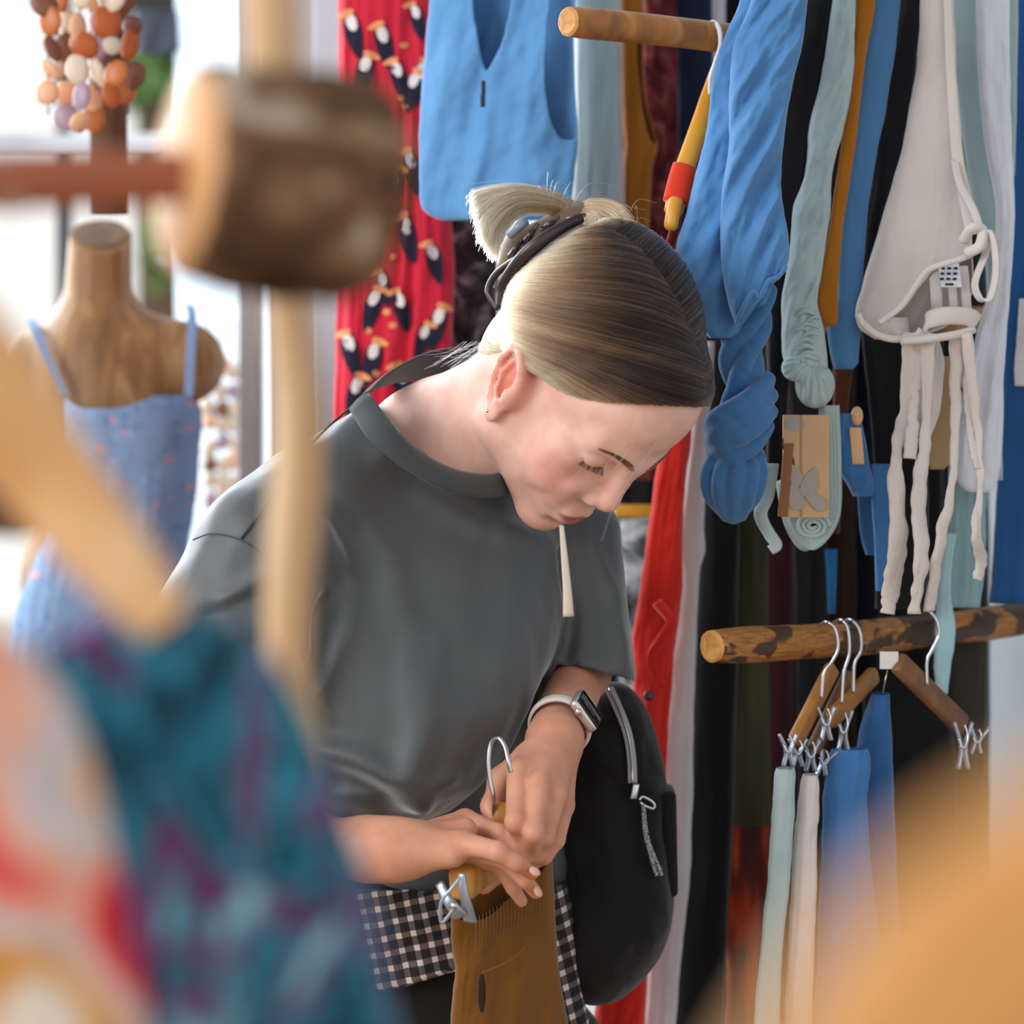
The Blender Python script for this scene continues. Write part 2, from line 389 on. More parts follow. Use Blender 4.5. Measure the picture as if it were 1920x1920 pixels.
# ================================================================ setting
def struct(name, V, Fs, mat, **kw):
    o = mk(name, V, Fs, mat, None, smooth=False, **kw); o['kind'] = 'structure'; return o
M_WALL = blotch('plaster', [(.3, '#bcc6d0'), (.7, '#c8d1da')], 6, rough=.85)
M_FLOOR = wood('floor_boards', '#6d5238', '#8a6a4a', '#9d7d5b', 6, (1, .15, 1), .5)
RD = np.array([.74, .67, 0]); RD /= np.linalg.norm(RD); WD = np.array([-RD[1], RD[0], 0])
def wallbox(p0, p1, z0, z1, th, nrm):
    p0, p1, nrm = np.array(p0, float), np.array(p1, float), np.array(nrm, float); V = []
    for p in (p0, p1):
        for z in (z0, z1):
            for t in (0, th): V.append([p[0]+nrm[0]*t, p[1]+nrm[1]*t, z])
    return np.array(V), [[0, 4, 6, 2], [1, 3, 7, 5], [0, 2, 3, 1], [4, 5, 7, 6], [2, 6, 7, 3], [0, 1, 5, 4]]
W0 = np.array([.80, 3.50, 0])*1.0
struct('wall_right', *wallbox(W0-WD*2.4, W0+WD*1.95, 0, 2.9, .12, RD), M_WALL)
struct('floor', *box((-.6, 3.0, -.05), (4.2, 0, 0), (0, 4.2, 0), (0, 0, .05), 0), M_FLOOR)
struct('ceiling', *box((.4, 2.7, 2.95), (2.6, 0, 0), (0, 2.6, 0), (0, 0, .05), 0), M_WALL)
WE = W0+WD*1.95
# jamb and shop window at the far left
M_FRAME = plain('white_paint', '#e4e4e6', .45); M_DARK = plain('dark_frame', '#33363a', .5)
M_GREY = plain('grey_paint', '#b9b4b2', .5)
Yj = 3.55
def vpost(name, x0, x1, Y, y0=-400, dep=.06, mat=M_FRAME, y1=None):
    a, b = P(x0, y0, Y), P(x1, y0, Y); zt = a[2]; zb = 0 if y1 is None else P(0, y1, Y)[2]
    return struct(name, *box(((a[0]+b[0])/2, Y*K+dep/2, (zt+zb)/2), ((b[0]-a[0])/2, 0, 0), (0, dep/2, 0), (0, 0, (zt-zb)/2), .05), mat)
vpost('trim_1', 585, 700, Yj, dep=.10, mat=plain('jamb_paint', '#d5d6dc', .6))
vpost('trim_2', 512, 586, Yj+.02, dep=.08, mat=M_GREY)
vpost('trim_3', 447, 486, Yj+.02, dep=.08, mat=M_GREY)
vpost('trim_4', 486, 491, Yj+.06, dep=.04, mat=M_DARK)
vpost('trim_5', 105, 128, 5.0, dep=.06, mat=M_DARK)
vpost('trim_6', -420, -330, 5.0, dep=.08, mat=M_FRAME)
a = P(-420, 275, 5.0); b = P(500, 275, 5.0)
struct('trim_7', *box(((a[0]+b[0])/2, 5.0*K, a[2]), ((b[0]-a[0])/2, 0, 0), (0, .03, 0), (0, 0, .02), .1), plain('white_sill', '#d8dde4', .5))
a = P(235, -90, 4.4); b = P(470, 22, 4.4)
struct('trim_8', *box(((a[0]+b[0])/2, 4.4*K, (a[2]+b[2])/2), ((b[0]-a[0])/2, 0, 0), (0, .05, 0), (0, 0, abs(a[2]-b[2])/2), .05), plain('dark_beam', '#2e2622', .7))
# window glass of the shopfront
m, n, l, bb = newmat('shop_glass'); bb.inputs['Transmission Weight'].default_value = 1; bb.inputs['Roughness'].default_value = 0; bb.inputs['IOR'].default_value = 1.02; bb.inputs['Base Color'].default_value = (.97, .99, 1, 1)
a = P(-330, 275, 5.0); b = P(447, -300, 5.0)
struct('window_1', *box(((a[0]+b[0])/2, 5.0*K, (a[2]+b[2])/2), ((b[0]-a[0])/2, 0, 0), (0, .003, 0), (0, 0, abs(b[2]-a[2])/2), 0), m)
# street outside: pale pavement and hedge, both burnt out by daylight
struct('ground', *box((-1.5, 13, -.08), (9, 0, 0), (0, 6.2, 0), (0, 0, .05), 0), plain('pale_paving', '#d9d6cf', .9))
M_LEAF = blotch('leaves', [(.35, '#4f7a45'), (.65, '#9cc07c')], 40)
def leafball(name, label, c, r, n, grp):
    rt = thing(name, label, 'shrub', (c[0], c[1], 0), grp)
    V, Fs = [], []
    for i in range(n):
        d = RNG.normal(size=3); d /= np.linalg.norm(d); p = np.array(c)+d*np.array(r)*RNG.uniform(.55, 1)
        u = RNG.normal(size=3); u /= np.linalg.norm(u); v = np.cross(u, d); v /= np.linalg.norm(v)+1e-6; s = RNG.uniform(.05, .09)
        k = len(V); V += [p-u*s, p+v*s*.4, p+u*s, p-v*s*.4]; Fs.append([k, k+1, k+2, k+3])
    mk('foliage', np.array(V), Fs, M_LEAF, rt)['kind'] = 'stuff'
    mk('trunk', *tube([(c[0], c[1], 0), (c[0], c[1], c[2])], .05, 8), M_BARK0, rt)
M_BARK0 = plain('trunk_bark', '#6a5440', .9)
leafball('street_shrub', 'pale green sunlit shrub outside the window behind the wooden block', P(285, 95, 9.5), (.16, .16, .22), 240, None)
leafball('street_shrub', 'small pale green shrub outside the window beside the mannequin neck', P(330, 465, 9.0), (.10, .10, .14), 160, None)

# wooden display rods standing out from the wall
M_ROD = wood('peeled_branch', '#7a4a1c', '#b9772f', '#d69a4e', 22, (1, 1, .25), .45)
def bark_rod_mat():
    m, n, l, b = newmat('branch_with_bark'); tc = n.new('ShaderNodeTexCoord')
    def nz(sc, st, det=5, dis=.8):
        mp = n.new('ShaderNodeMapping'); mp.inputs['Scale'].default_value = st; l.new(tc.outputs['UV'], mp.inputs['Vector'])
        x = n.new('ShaderNodeTexNoise'); x.inputs['Scale'].default_value = sc; x.inputs['Detail'].default_value = det; x.inputs['Distortion'].default_value = dis
        l.new(mp.outputs['Vector'], x.inputs['Vector']); return x.outputs['Fac']
    g = ramp(n, [(.28, '#80501f'), (.5, '#a96f2e'), (.72, '#c28a46')]); l.new(nz(6, (.5, 3, 1)), g.inputs['Fac'])
    bk = ramp(n, [(.3, '#2b1a10'), (.7, '#5a3c22')]); l.new(nz(22, (1, 1, 1)), bk.inputs['Fac'])
    mk_ = ramp(n, [(.50, '#000000'), (.53, '#ffffff')]); l.new(nz(1.45, (.75, .9, 1), 3, .3), mk_.inputs['Fac'])
    l.new(mixc(n, l, mk_.outputs['Color'], g.outputs['Color'], bk.outputs['Color']), b.inputs['Base Color'])
    b.inputs['Roughness'].default_value = .5
    bp = n.new('ShaderNodeBump'); bp.inputs['Strength'].default_value = .5; bp.inputs['Distance'].default_value = .003
    l.new(mk_.outputs['Color'], bp.inputs['Height']); l.new(bp.outputs['Normal'], b.inputs['Normal']); return m
M_BARKROD = bark_rod_mat()
M_ENDGRAIN = wood('end_grain', '#a56a2c', '#c88d48', '#dba763', 60, (1, 1, 1), .6)
def rod(label, p0, length, r, mat, n=60, rough=.05, seed=0, cat='rail'):
    rt = thing('wooden_rail', label, cat, p0)
    s = np.linspace(0, length, n); C = np.array(p0)[None]+RD[None]*s[:, None]
    C[:, 2] += .003*np.sin(s*9+seed)
    a = np.linspace(0, 2*math.pi, 24, endpoint=False); N = np.array([0, 0, 1.]); B = np.cross(RD, N); V = []; UV = []
    for i in range(n):
        rr = r*(1+rough*fbm(np.cos(a)*1.2, np.sin(a)*1.2, s[i]*14+seed, 2))
        if i == 0: rr = rr*.94
        V.append(C[i]+rr[:, None]*(np.cos(a)[:, None]*N+np.sin(a)[:, None]*B)); UV += [[s[i]*18, k/24*2] for k in range(24)]
    V = np.array(V).reshape(-1, 3); Fs = [[i*24+j, i*24+(j+1) % 24, (i+1)*24+(j+1) % 24, (i+1)*24+j] for i in range(n-1) for j in range(24)]
    mk('branch', V, Fs, mat, rt, uv=np.array(UV))
    E, EF = V[:24], [list(range(24))[::-1]]
    E = np.vstack([E, E*.0+E.mean(0)+(E-E.mean(0))*.8-RD*.002]); EF = [[j, (j+1) % 24, 24+(j+1) % 24, 24+j] for j in range(24)]+[list(range(24, 48))[::-1]]
    mk('cut_end', E, [f[::-1] for f in EF], M_ENDGRAIN, rt, smooth=False); return rt
WALL_T = lambda p: float((W0-np.array(p)).dot(RD))
pA = P(1066, 46, 2.46); rod('short peeled branch rail with a cut end poking out above the blonde hair', pA, WALL_T(pA), PX(30, 2.46), M_ROD, seed=1)
pC = P(1335, 1213, 2.56); rod('long barked branch rail carrying the clip hangers at lower right', pC, WALL_T(pC), PX(33, 2.6), M_BARKROD, seed=3, rough=.12)
pB = P(1290, -240, 2.44); rod('upper branch rail the row of tops at right hangs from', pB, WALL_T(pB), PX(28, 2.5), M_ROD, seed=5)
pB2 = P(640, -240, 2.72); rod('upper branch rail that carries the blue sleeveless top', pB2, WALL_T(pB2), PX(28, 2.7), M_ROD, seed=6)
pD = P(1215, 590, 2.70); rod('hidden branch rail behind the bowed head', pD, WALL_T(pD), PX(26, 2.7), M_ROD, seed=8)
# ================================================================ the person
HR = np.array([[0.3568287173633392, 0.6686332287984297, 0.6523824582339871], [-0.3477414229009689, 0.7432392201966491, -0.5715517162604664], [-0.867034698996322, -0.022914338481880802, 0.49772056801813436]])
HS = .944*.986; HO = np.array([.0545*.986, 2.85*.986, 1.5-.0255*.986])
def HL(p): return HO+HS*(np.asarray(p, float)@HR.T)          # head-local -> world
def toL(p): return ((np.asarray(p)-HO)@HR)/HS
def q(x, y, Y): return P(x, y, Y)
YG = 2.5
body = SDF((-.36, 2.46, .98), (.22, 3.14, 1.66), .0019)
b_ = body
def he(c, r, k=.012, mode='u', R=None): b_.ell(HL(c), np.array(r)*HS, HR if R is None else HR@R, k, mode)
ES = 1.22
def hc(a, b, ra, rb, k=.01, mode='u'): b_.cone(HL(a), HL(b), ra*HS, rb*HS, k, mode)
he((-.006, 0, .052), (.096, .074, .082)); he((.030, 0, .066), (.064, .063, .064), .02); he((.040, 0, -.012), (.056, .056, .074), .02)
for s in (-1, 1):
    he((.058, s*.034, -.024), (.031, .030, .034), .018)
    hc((.006, s*.047, -.050), (.072, s*.012, -.086), .022, .016, .02)
    hc((.004, s*.050, -.01), (.006, s*.047, -.052), .022, .023, .02)
    he((.060, s*.050, .004), (.018, .014, .014), .016)
he((.080, 0, -.086), (.018, .020, .016), .014); he((.078, 0, -.055), (.026, .033, .028), .014)
for s in (-1, 1):
    hc((.089, s*.010, .032), (.072, s*.044, .036), .0115, .011, .014)
    he((.098, s*.034, .018), (.015, .020, .0115), .010, 's')
hc((.094, 0, .026), (.107, 0, -.009), .0085, .0095, .010); he((.1085, 0, -.0145), (.0105, .0105, .0095), .007)
for s in (-1, 1):
    he((.098, s*.0125, -.0200), (.0115, .0080, .0090), .006)
    hc((.088, s*.030, -.016), (.083, s*.028, -.045), .009, .008, .012)
hc((.107, 0, -.023), (.096, 0, -.031), .0045, .005, .006)
for s in (-1, 1): he((.1005, s*.0070, -.0272), (.0052, .0030, .0032), .003, 's')
for s in (-1, 1):
    he((.0745, s*.0325, .0185), (.0150, .0165, .0140), .005)
    hc((.0890, s*.020, .0115), (.0785, s*.0465, .0140), .0012, .0012, .0024, 's')       # lid crease
# mouth
for s in (-1, 1):
    he((.0985, s*.0065, -.0495), (.0080, .0130, .0052), .006, 'u'); he((.0965, s*.004, -.0610), (.0085, .0135, .0062), .006)
    hc((.0890, s*.0245, -.0560), (.1065, 0, -.0548), .0008, .0012, .0025, 's')
he((.094, 0, -.072), (.006, .016, .004), .008, 's')
# ears
def ear(s):
    tl = math.radians(26); fl = math.radians(22)
    e = np.array([math.sin(-tl), 0, math.cos(tl)]); o = np.array([-math.sin(fl), s*math.cos(fl), 0]); o -= e*o.dot(e); o /= np.linalg.norm(o); f = np.cross(o, e)*s
    R = np.stack([np.cross(e, o), o, e], 1)      # columns fwd-ish, out, up
    if R[0, 0] < 0: R[:, 0] *= -1
    c = np.array([-.010, s*.079, -.006]); A = lambda x, y, z: c+ES*(R@np.array([x, y, z]))
    he(A(0, 0, .003), (0.01891, 0.00549, 0.03294), .004, 'u', R); he(A(.006, -.004, 0), (0.01220, 0.01220, 0.02196), .008, 'u', R)
    he(A(.0015, .0050, .006), (0.01220, 0.00610, 0.02196), .003, 's', R)
    pts = [A(.011, .003, .016), A(.004, .0055, .0275), A(-.007, .0065, .0255), A(-.0145, .0065, .012), A(-.014, .0055, -.004), A(-.0085, .004, -.018), A(-.001, .002, -.027)]
    for i in range(len(pts)-1): hc(pts[i], pts[i+1], .0036, .0036 if i < 5 else .0048, .003)
    he(A(.001, .0015, -.0255), (0.00915, 0.00512, 0.01159), .005, 'u', R)
    ah = [A(-.003, .0030, .018), A(-.008, .0042, .004), A(-.004, .0042, -.010), A(.004, .004, -.015)]
    for i in range(3): hc(ah[i], ah[i+1], .0022, .0026, .003)
    he(A(.0095, .0035, -.006), (0.00488, 0.00427, 0.00732), .004, 'u', R)
    he(A(.0025, .002, -.005), (0.00732, 0.00732, 0.00854), .004, 's', R)
    return A(.001, .006, -.0265)
EAR_R = ear(-1); ear(1)
# neck, shoulders and hidden chest
hc((-.028, 0, -.018), (-.030, 0, -.045), .050, .050, .02)
b_.cone(HL((-.022, 0, -.045)), q(800, 840, 2.54), .052, .053, .02); b_.cone(HL((.0, 0, -.05)), q(850, 845, 2.53), .036, .044, .02)
b_.cone(q(830, 805, 2.56), q(580, 985, 2.49), .042, .026, .03); b_.cone(q(850, 840, 2.58), q(1080, 980, 2.64), .042, .030, .03)
b_.ell(q(790, 1120, 2.58), (.11, .065, .13), None, .03)
# arms
b_.cone(q(520, 1030, 2.46), q(440, 1480, 2.44), .034, .032, .02)
b_.cone(q(440, 1500, 2.44), q(560, 1580, 2.40), .033, .028, .02)
b_.cone(q(560, 1585, 2.40), q(735, 1594, 2.36), .0255, .0235, .02); b_.cone(q(690, 1592, 2.365), q(770, 1592, 2.36), .0225, .0215, .02)
b_.cone(q(1090, 1020, 2.645), q(1092, 1262, 2.60), .029, .0245, .01)
b_.cone(q(1090, 1255, 2.60), q(1040, 1385, 2.46), .0250, .0240, .012)
SK = .0105
# right hand (reaches to the right, palm down over the clip hanger)
W = q(757, 1594, 2.36)
mcp = [q(872, 1539, 2.405), q(872, 1556, 2.375), q(866, 1581, 2.35), q(850, 1604, 2.345)]
for m_, r1 in zip(mcp, (.0098, .0104, .0104, .0102)): b_.cone(W+(m_-W)*.12, m_, .0165, r1, .010)
b_.ell(q(815, 1588, 2.39), PX(1)*np.array([58, 34, 36]), None, .012)
b_.chain([mcp[2], q(934, 1596, 2.325), q(969, 1618, 2.325), q(998, 1638, 2.335)], [.0102, .0079, .0068, .0056], .005)
b_.chain([q(865, 1590, 2.36), q(945, 1612, 2.35), q(985, 1650, 2.35), q(1005, 1674, 2.36)], [.0095, .0072, .0064, .0055], .003)
b_.chain([q(860, 1600, 2.375), q(935, 1622, 2.375), q(962, 1665, 2.375), q(978, 1690, 2.38)], [.0090, .0068, .0060, .0052], .003)
b_.chain([mcp[0], q(940, 1562, 2.385), q(968, 1592, 2.38), q(984, 1614, 2.38)], [.0098, .0074, .0066, .0055], .004)
b_.chain([q(800, 1600, 2.41), q(870, 1612, 2.45), q(932, 1638, 2.45), q(908, 1662, 2.42)], [.0120, .0100, .0088, .0070], .006)
# left hand (grips the hanger neck, fingers down)
W2 = q(1040, 1392, 2.455)
m2 = [q(974, 1446, 2.41), q(1012, 1466, 2.395), q(1042, 1490, 2.40), q(1058, 1510, 2.42)]
for m_, r1 in zip(m2, (.0104, .0104, .0098, .0090)): b_.cone(W2, m_, .0195, r1, .010)
b_.ell(q(1008, 1440, 2.435), PX(1)*np.array([40, 30, 46]), None, .012)
b_.chain([m2[0], q(967, 1542, 2.37), q(984, 1582, 2.385), q(985, 1610, 2.41)], [.0108, .0088, .0075, .0060], .004)
b_.chain([m2[1], q(1001, 1562, 2.365), q(995, 1598, 2.385), q(985, 1612, 2.41)], [.0100, .0086, .0074, .0060], .003)
b_.chain([m2[2], q(1022, 1570, 2.38), q(1004, 1602, 2.39), q(985, 1618, 2.415)], [.0094, .0080, .0070, .0058], .003)
b_.chain([m2[3], q(1043, 1575, 2.405), q(1022, 1606, 2.40), q(996, 1622, 2.41)], [.0086, .0074, .0064, .0054], .003)
b_.chain([q(985, 1425, 2.44), q(938, 1462, 2.435), q(922, 1512, 2.42), q(927, 1545, 2.41)], [.0125, .0098, .0086, .0066], .007)
for a_, b2 in ((m2[0], W2), (m2[1], W2), (m2[2], W2)):       # tendons
    b_.cone(a_+(0, -.0045, .001), a_*.45+b2*.55+(0, -.012, .001), .0032, .002, .006)
BV, BF = body.mesh(2); del body.D
L = toL(BV); ones = np.ones(len(BV))
skin = np.tile(np.array(lin('#eec5b6')), (len(BV), 1))
def blend(mask, col): 
    global skin; mm = np.clip(mask, 0, 1)[:, None]; skin = skin*(1-mm)+np.array(lin(col))*mm
g3 = lambda c, r: np.exp(-(((L-np.array(c))/np.array(r))**2).sum(1))
blend(.75*g3((.07, -.045, -.018), (.035, .03, .028)), '#dd9488'); blend(.75*g3((.07, .045, -.018), (.035, .03, .028)), '#dd9488')
blend(.6*g3((.108, 0, -.016), (.014, .014, .016)), '#dc8d7c'); blend(.9*g3((-.013, -.080, 0), (.03, .012, .045)), '#dd8a74'); blend(.5*g3((.095, -.01, -.085), (.03, .03, .02)), '#e0a58c')
lipz = np.where(L[:, 2] > -.0555, .0050, .0062)
lip = np.clip(1.6*(1-((L[:, 1]/.0235)**2+((L[:, 2]+.0552)/(lipz*2.0*(1-.6*np.clip(abs(L[:, 1])/.0235, 0, 1))+1e-4))**2)), 0, 1)*(L[:, 0] > .082)
blend(lip*.95, '#b5646a')
hands = (BV[:, 2] < 1.24)
blend(hands*.7, '#c8855c')  # shade on forearms and hands put into their skin colour
blend(.5*np.exp(-(((BV-q(1000, 1640, 2.335))/.015)**2).sum(1))+.5*np.exp(-(((BV-q(915, 1655, 2.44))/.02)**2).sum(1)), '#dd7d62')  # light glowing through the thumb tip put into colour; fingertip reddened too
def skinmat():
    m, n, l, b = newmat('skin'); a = n.new('ShaderNodeAttribute'); a.attribute_name = 'Col'
    tc = n.new('ShaderNodeTexCoord'); ns = n.new('ShaderNodeTexNoise'); ns.inputs['Scale'].default_value = 45; ns.inputs['Detail'].default_value = 6; l.new(tc.outputs['Object'], ns.inputs['Vector'])
    r = ramp(n, [(.35, '#f3e7e2'), (.65, '#ffffff')]); l.new(ns.outputs['Fac'], r.inputs['Fac'])
    l.new(mixc(n, l, 1.0, a.outputs['Color'], r.outputs['Color'], 'MULTIPLY'), b.inputs['Base Color'])
    b.inputs['Roughness'].default_value = .48; b.inputs['Specular IOR Level'].default_value = .35
    b.inputs['Subsurface Weight'].default_value = .25; b.inputs['Subsurface Radius'].default_value = (1, .35, .2); b.inputs['Subsurface Scale'].default_value = .006
    n2 = n.new('ShaderNodeTexNoise'); n2.inputs['Scale'].default_value = 700; l.new(tc.outputs['Object'], n2.inputs['Vector'])
    bp = n.new('ShaderNodeBump'); bp.inputs['Strength'].default_value = .12; bp.inputs['Distance'].default_value = .0006; l.new(n2.outputs['Fac'], bp.inputs['Height']); l.new(bp.outputs['Normal'], b.inputs['Normal'])
    return m
person = thing('person', 'woman in loose grey t-shirt bowing her head over a clip hanger', 'person', (-.06, 2.88, 0))
mk('body', BV, BF, skinmat(), person, vcol=skin)
M_NAIL = plain('fingernail_skin', '#e6ab97', .35)
for c_, d_, n_ in ((q(1003, 1634, 2.322), q(1003, 1634, 2.322)-q(985, 1622, 2.322), (.1, -.7, .6)), (q(1009, 1672, 2.350), q(1009, 1672, 2.35)-q(998, 1655, 2.35), (.7, -.7, .1))):
    d_ = d_/np.linalg.norm(d_); nn = np.array(n_, float); nn -= d_*nn.dot(d_); nn /= np.linalg.norm(nn); R_ = np.stack([d_, np.cross(nn, d_), nn], 1)
    mk('fingernail', *ball(c_, (.0050, .0038, .0014), 12, 8, R_), M_NAIL, person, label='pale trimmed fingernail')

# ---------------------------------------------------------------- hair
C0 = np.array([-.002, 0, .052]); ELL = [((-.006, 0, .052), (.096, .074, .082)), ((.030, 0, .066), (.064, .063, .064)), ((-.036, 0, .058), (.093, .084, .084)), ((-.040, 0, -.020), (.062, .046, .066))]
def rad(d):
    out = np.zeros(d.shape[:-1])
    for c, r in ELL:
        o = (C0-np.array(c))/np.array(r); v = d/np.array(r); A = (v*v).sum(-1); Bq = (v*o).sum(-1); Cq = (o*o).sum(-1)-1
        disc = np.maximum(Bq*Bq-A*Cq, 0); out = np.maximum(out, np.where(Bq*Bq-A*Cq > 0, (-Bq+np.sqrt(disc))/A, 0))
    return out
def pick(px, py, off=.006):
    """direction (from the skull centre) of the hair surface seen at a photo pixel"""
    o = toL(np.array([0, 0, CZ])); tgt = toL(P(px, py, YG)); v = tgt-o; v /= np.linalg.norm(v)
    ts = np.linspace(0, 1, 1500)*.5+(np.linalg.norm(tgt-o)-.25); pts = o+v*ts[:, None]; d = pts-C0; L_ = np.linalg.norm(d, axis=1); u = d/L_[:, None]
    f_ = L_-(rad(u)+off); i = np.argmax(f_ < 0) if (f_ < 0).any() else np.argmin(f_)
    return u[i]
def surf(u, off): u = u/np.linalg.norm(u, axis=-1, keepdims=True); return HL(C0+u*(rad(u)+off)[..., None])
part_px = [(1322, 752), (1322, 720), (1315, 680), (1300, 635), (1280, 590), (1255, 545), (1225, 500), (1190, 462), (1150, 435)]
hair_px = [(1318, 758), (1280, 758), (1230, 757), (1180, 754), (1130, 752), (1090, 745), (1055, 733), (1025, 712), (1012, 685), (1000, 662), (975, 652), (945, 660), (922, 668), (905, 655)]
clip_px = [(1100, 432), (1055, 452), (1015, 480), (975, 515), (945, 545), (922, 575), (911, 600), (909, 625), (912, 648)]
partD = np.array([pick(*p_) for p_ in part_px]); hairD = np.array([pick(*p_) for p_ in hair_px]); clipD = np.array([pick(*p_) for p_ in clip_px])
def along(D, t):
    t = np.clip(np.asarray(t, float), 0, 1)*(len(D)-1); i = np.minimum(t.astype(int), len(D)-2); s = (t-i)[:, None]; return D[i]*(1-s)+D[i+1]*s
def hairmat():
    m, n, l, b = newmat('hair'); n.remove(b); a = n.new('ShaderNodeAttribute'); a.attribute_name = 'Col'
    h = n.new('ShaderNodeBsdfHairPrincipled'); h.parametrization = 'COLOR'; l.new(a.outputs['Color'], h.inputs['Color'])
    h.inputs['Roughness'].default_value = .34; h.inputs['Radial Roughness'].default_value = .5; h.inputs['IOR'].default_value = 1.45
    l.new(h.outputs[0], n['Material Output'].inputs['Surface']); return m
M_HAIR = hairmat()
def strands(name, paths, r0, r1, cols, parent, label=None):
    hc_ = bpy.data.hair_curves.new(name); n = [len(p_) for p_ in paths]; hc_.add_curves(n)
    off = np.array(wloc(parent)); A = np.concatenate(paths)-off
    hc_.attributes['position'].data.foreach_set('vector', A.astype(np.float32).ravel())
    ra = hc_.attributes.get('radius') or hc_.attributes.new('radius', 'FLOAT', 'POINT')
    ra.data.foreach_set('value', np.concatenate([np.linspace(r0, r1, k) for k in n]).astype(np.float32))
    ca = hc_.attributes.new('Col', 'FLOAT_COLOR', 'POINT'); c = np.ones((len(A), 4), np.float32); c[:, :3] = np.concatenate(cols); ca.data.foreach_set('color', c.ravel())
    hc_.materials.append(M_HAIR); o = bpy.data.objects.new(name, hc_); COL.objects.link(o); o.parent = parent; o['kind'] = 'stuff'
    if label: o['label'] = label
    return o
DK, MD, BL, PL = [np.array(lin(c)) for c in ('#211612', '#6a4b33', '#c4a07a', '#e6d6bd')]
def hcol(t, k):      # k 0 = dark root zone, 1 = blonde; t along strand
    m_ = np.clip(np.clip((t-.25)*1.65, 0, 1)*(1-k)+k, 0, 1)[:, None]
    a = np.where(m_ < .5, DK+(MD-DK)*m_*2, MD+(BL-MD)*(m_-.5)*2); return a
paths, cols = [], []
NT = 22; tt = np.linspace(0, 1, NT)
def flow(d0, d1, n, kfun, seed, side=-1):
    rg = np.random.default_rng(seed)
    for i in range(n):
        a, b = d0[i], d1[i]; a = a+rg.normal(size=3)*.006; b = b+rg.normal(size=3)*.022; lk = int(rg.integers(0, 90)); kv = np.sin(lk*12.9898)*.5
        u = a[None]*(1-tt)[:, None]+b[None]*tt[:, None]+np.array([-.05, side*.75, .12])*((1-a.dot(b))*.5*np.sin(np.pi*tt))[:, None]; u /= np.linalg.norm(u, axis=1)[:, None]
        lay = rg.uniform(0, 1); off = .0045+.0055*np.sin(np.pi*np.clip(tt*.9+.08, 0, 1))*(.6+.4*lay)+.0015*lay+.0008*np.sin(tt*5+rg.uniform(0, 6))
        u = u+rg.normal(size=3)*.012*np.sin(np.pi*tt)[:, None]
        w_ = surf(u, off); paths.append(w_); k = kfun(i)+rg.normal()*.12
        sv = noise(a[0]*26+3, a[1]*26, a[2]*26); c = hcol(tt+.10*sv, np.clip(k+.22*sv, 0, 1))*(1+rg.normal()*.12+.5*float(sv)); st = rg.uniform()
        if st < .10: c = c*.6
        elif st > .88: c = c*.65+PL*.35*np.clip(tt*1.5-.3+k, 0, 1)[:, None]
        cols.append(np.clip(c, .005, .95))
def mirror(D): D = D.copy(); D[:, 1] *= -1; return D
rg = np.random.default_rng(3)
N1 = 5200; t1 = rg.uniform(0, 1, N1)
# from the parting, back over the side of the head to the clip
flow(along(partD, t1), along(clipD, .05+.75*(1-t1)**.8), N1, lambda i: -.02+.10*t1[i], 11)
N2 = 5200; t2 = rg.uniform(0, 1, N2)
flow(along(hairD, t2), along(clipD, .74+.26*np.clip(t2*1.3-.1, 0, 1)), N2, lambda i: (.02+.95*np.clip((t2[i]-.10)*2.8, 0, 1)), 12)
# same flow on the far side of the parting, mirrored about the head's midline
pm = partD.copy(); pm[:, 1] = partD[:, 1]+.012
N3 = 2200; t3 = rg.uniform(0, 1, N3); cm = mirror(clipD)
flow(along(pm, t3), along(cm, .03+.62*(1-t3)), N3, lambda i: -.02, 13, 1)
N4 = 1500; t4 = rg.uniform(0, 1, N4); flow(along(mirror(hairD), t4), along(cm, .6+.38*t4), N4, lambda i: .3+.4*t4[i], 14, 1)
# crown hair between the parting end and the bun
N5 = 1500; e1 = partD[-1]; e2 = mirror(partD[-1:])[0]; t5 = rg.uniform(0, 1, N5)[:, None]
flow(e1*(1-t5)+e2*t5, clipD[0]*(1-t5)+cm[0]*t5, N5, lambda i: .15, 15, 0)
hair = strands('hair', paths, .00030, .00022, cols, person, 'dark-rooted blonde hair parted and swept back to a claw clip')
# scalp cap under the strands
cap = SDF(HO-.16, HO+.16, .003)
for c, r in ELL: cap.ell(HL(c), (np.array(r)+.0020)*HS, HR, .003)
CV, CF = cap.mesh(2); CL = toL(CV)
cdir = CL-C0; cdir /= np.linalg.norm(cdir, axis=1)[:, None]
hx = np.array([p_[0] for p_ in hair_px], float); hy = np.array([p_[1] for p_ in hair_px], float)
def proj(W_): return np.stack([960+W_[:, 0]/W_[:, 1]*F, HZ-(W_[:, 2]-CZ)/W_[:, 1]*F], 1)
Lm = CL.copy(); Lm[:, 1] = -np.abs(Lm[:, 1]); pj = proj(HL(Lm)); oi = np.argsort(hx[:12])
lim = np.interp(pj[:, 0], hx[:12][oi], hy[:12][oi], left=650, right=752)-8
CV2, CF2, used = drop(CV, CF, pj[:, 1] > lim)
kc = np.clip((1300-pj[used, 0])/330, 0, 1)[:, None]; 
mk('hair_cap', CV2, CF2, None, person, vcol=DK*.8*(1-kc)+(MD*.8)*kc).data.materials.append(None)
mcap, n_, l_, bb_ = newmat('hair_under'); at = n_.new('ShaderNodeAttribute'); at.attribute_name = 'Col'; l_.new(at.outputs['Color'], bb_.inputs['Base Color']); bb_.inputs['Roughness'].default_value = .7
bpy.data.objects['hair_cap'].data.materials.clear(); bpy.data.objects['hair_cap'].data.materials.append(mcap)
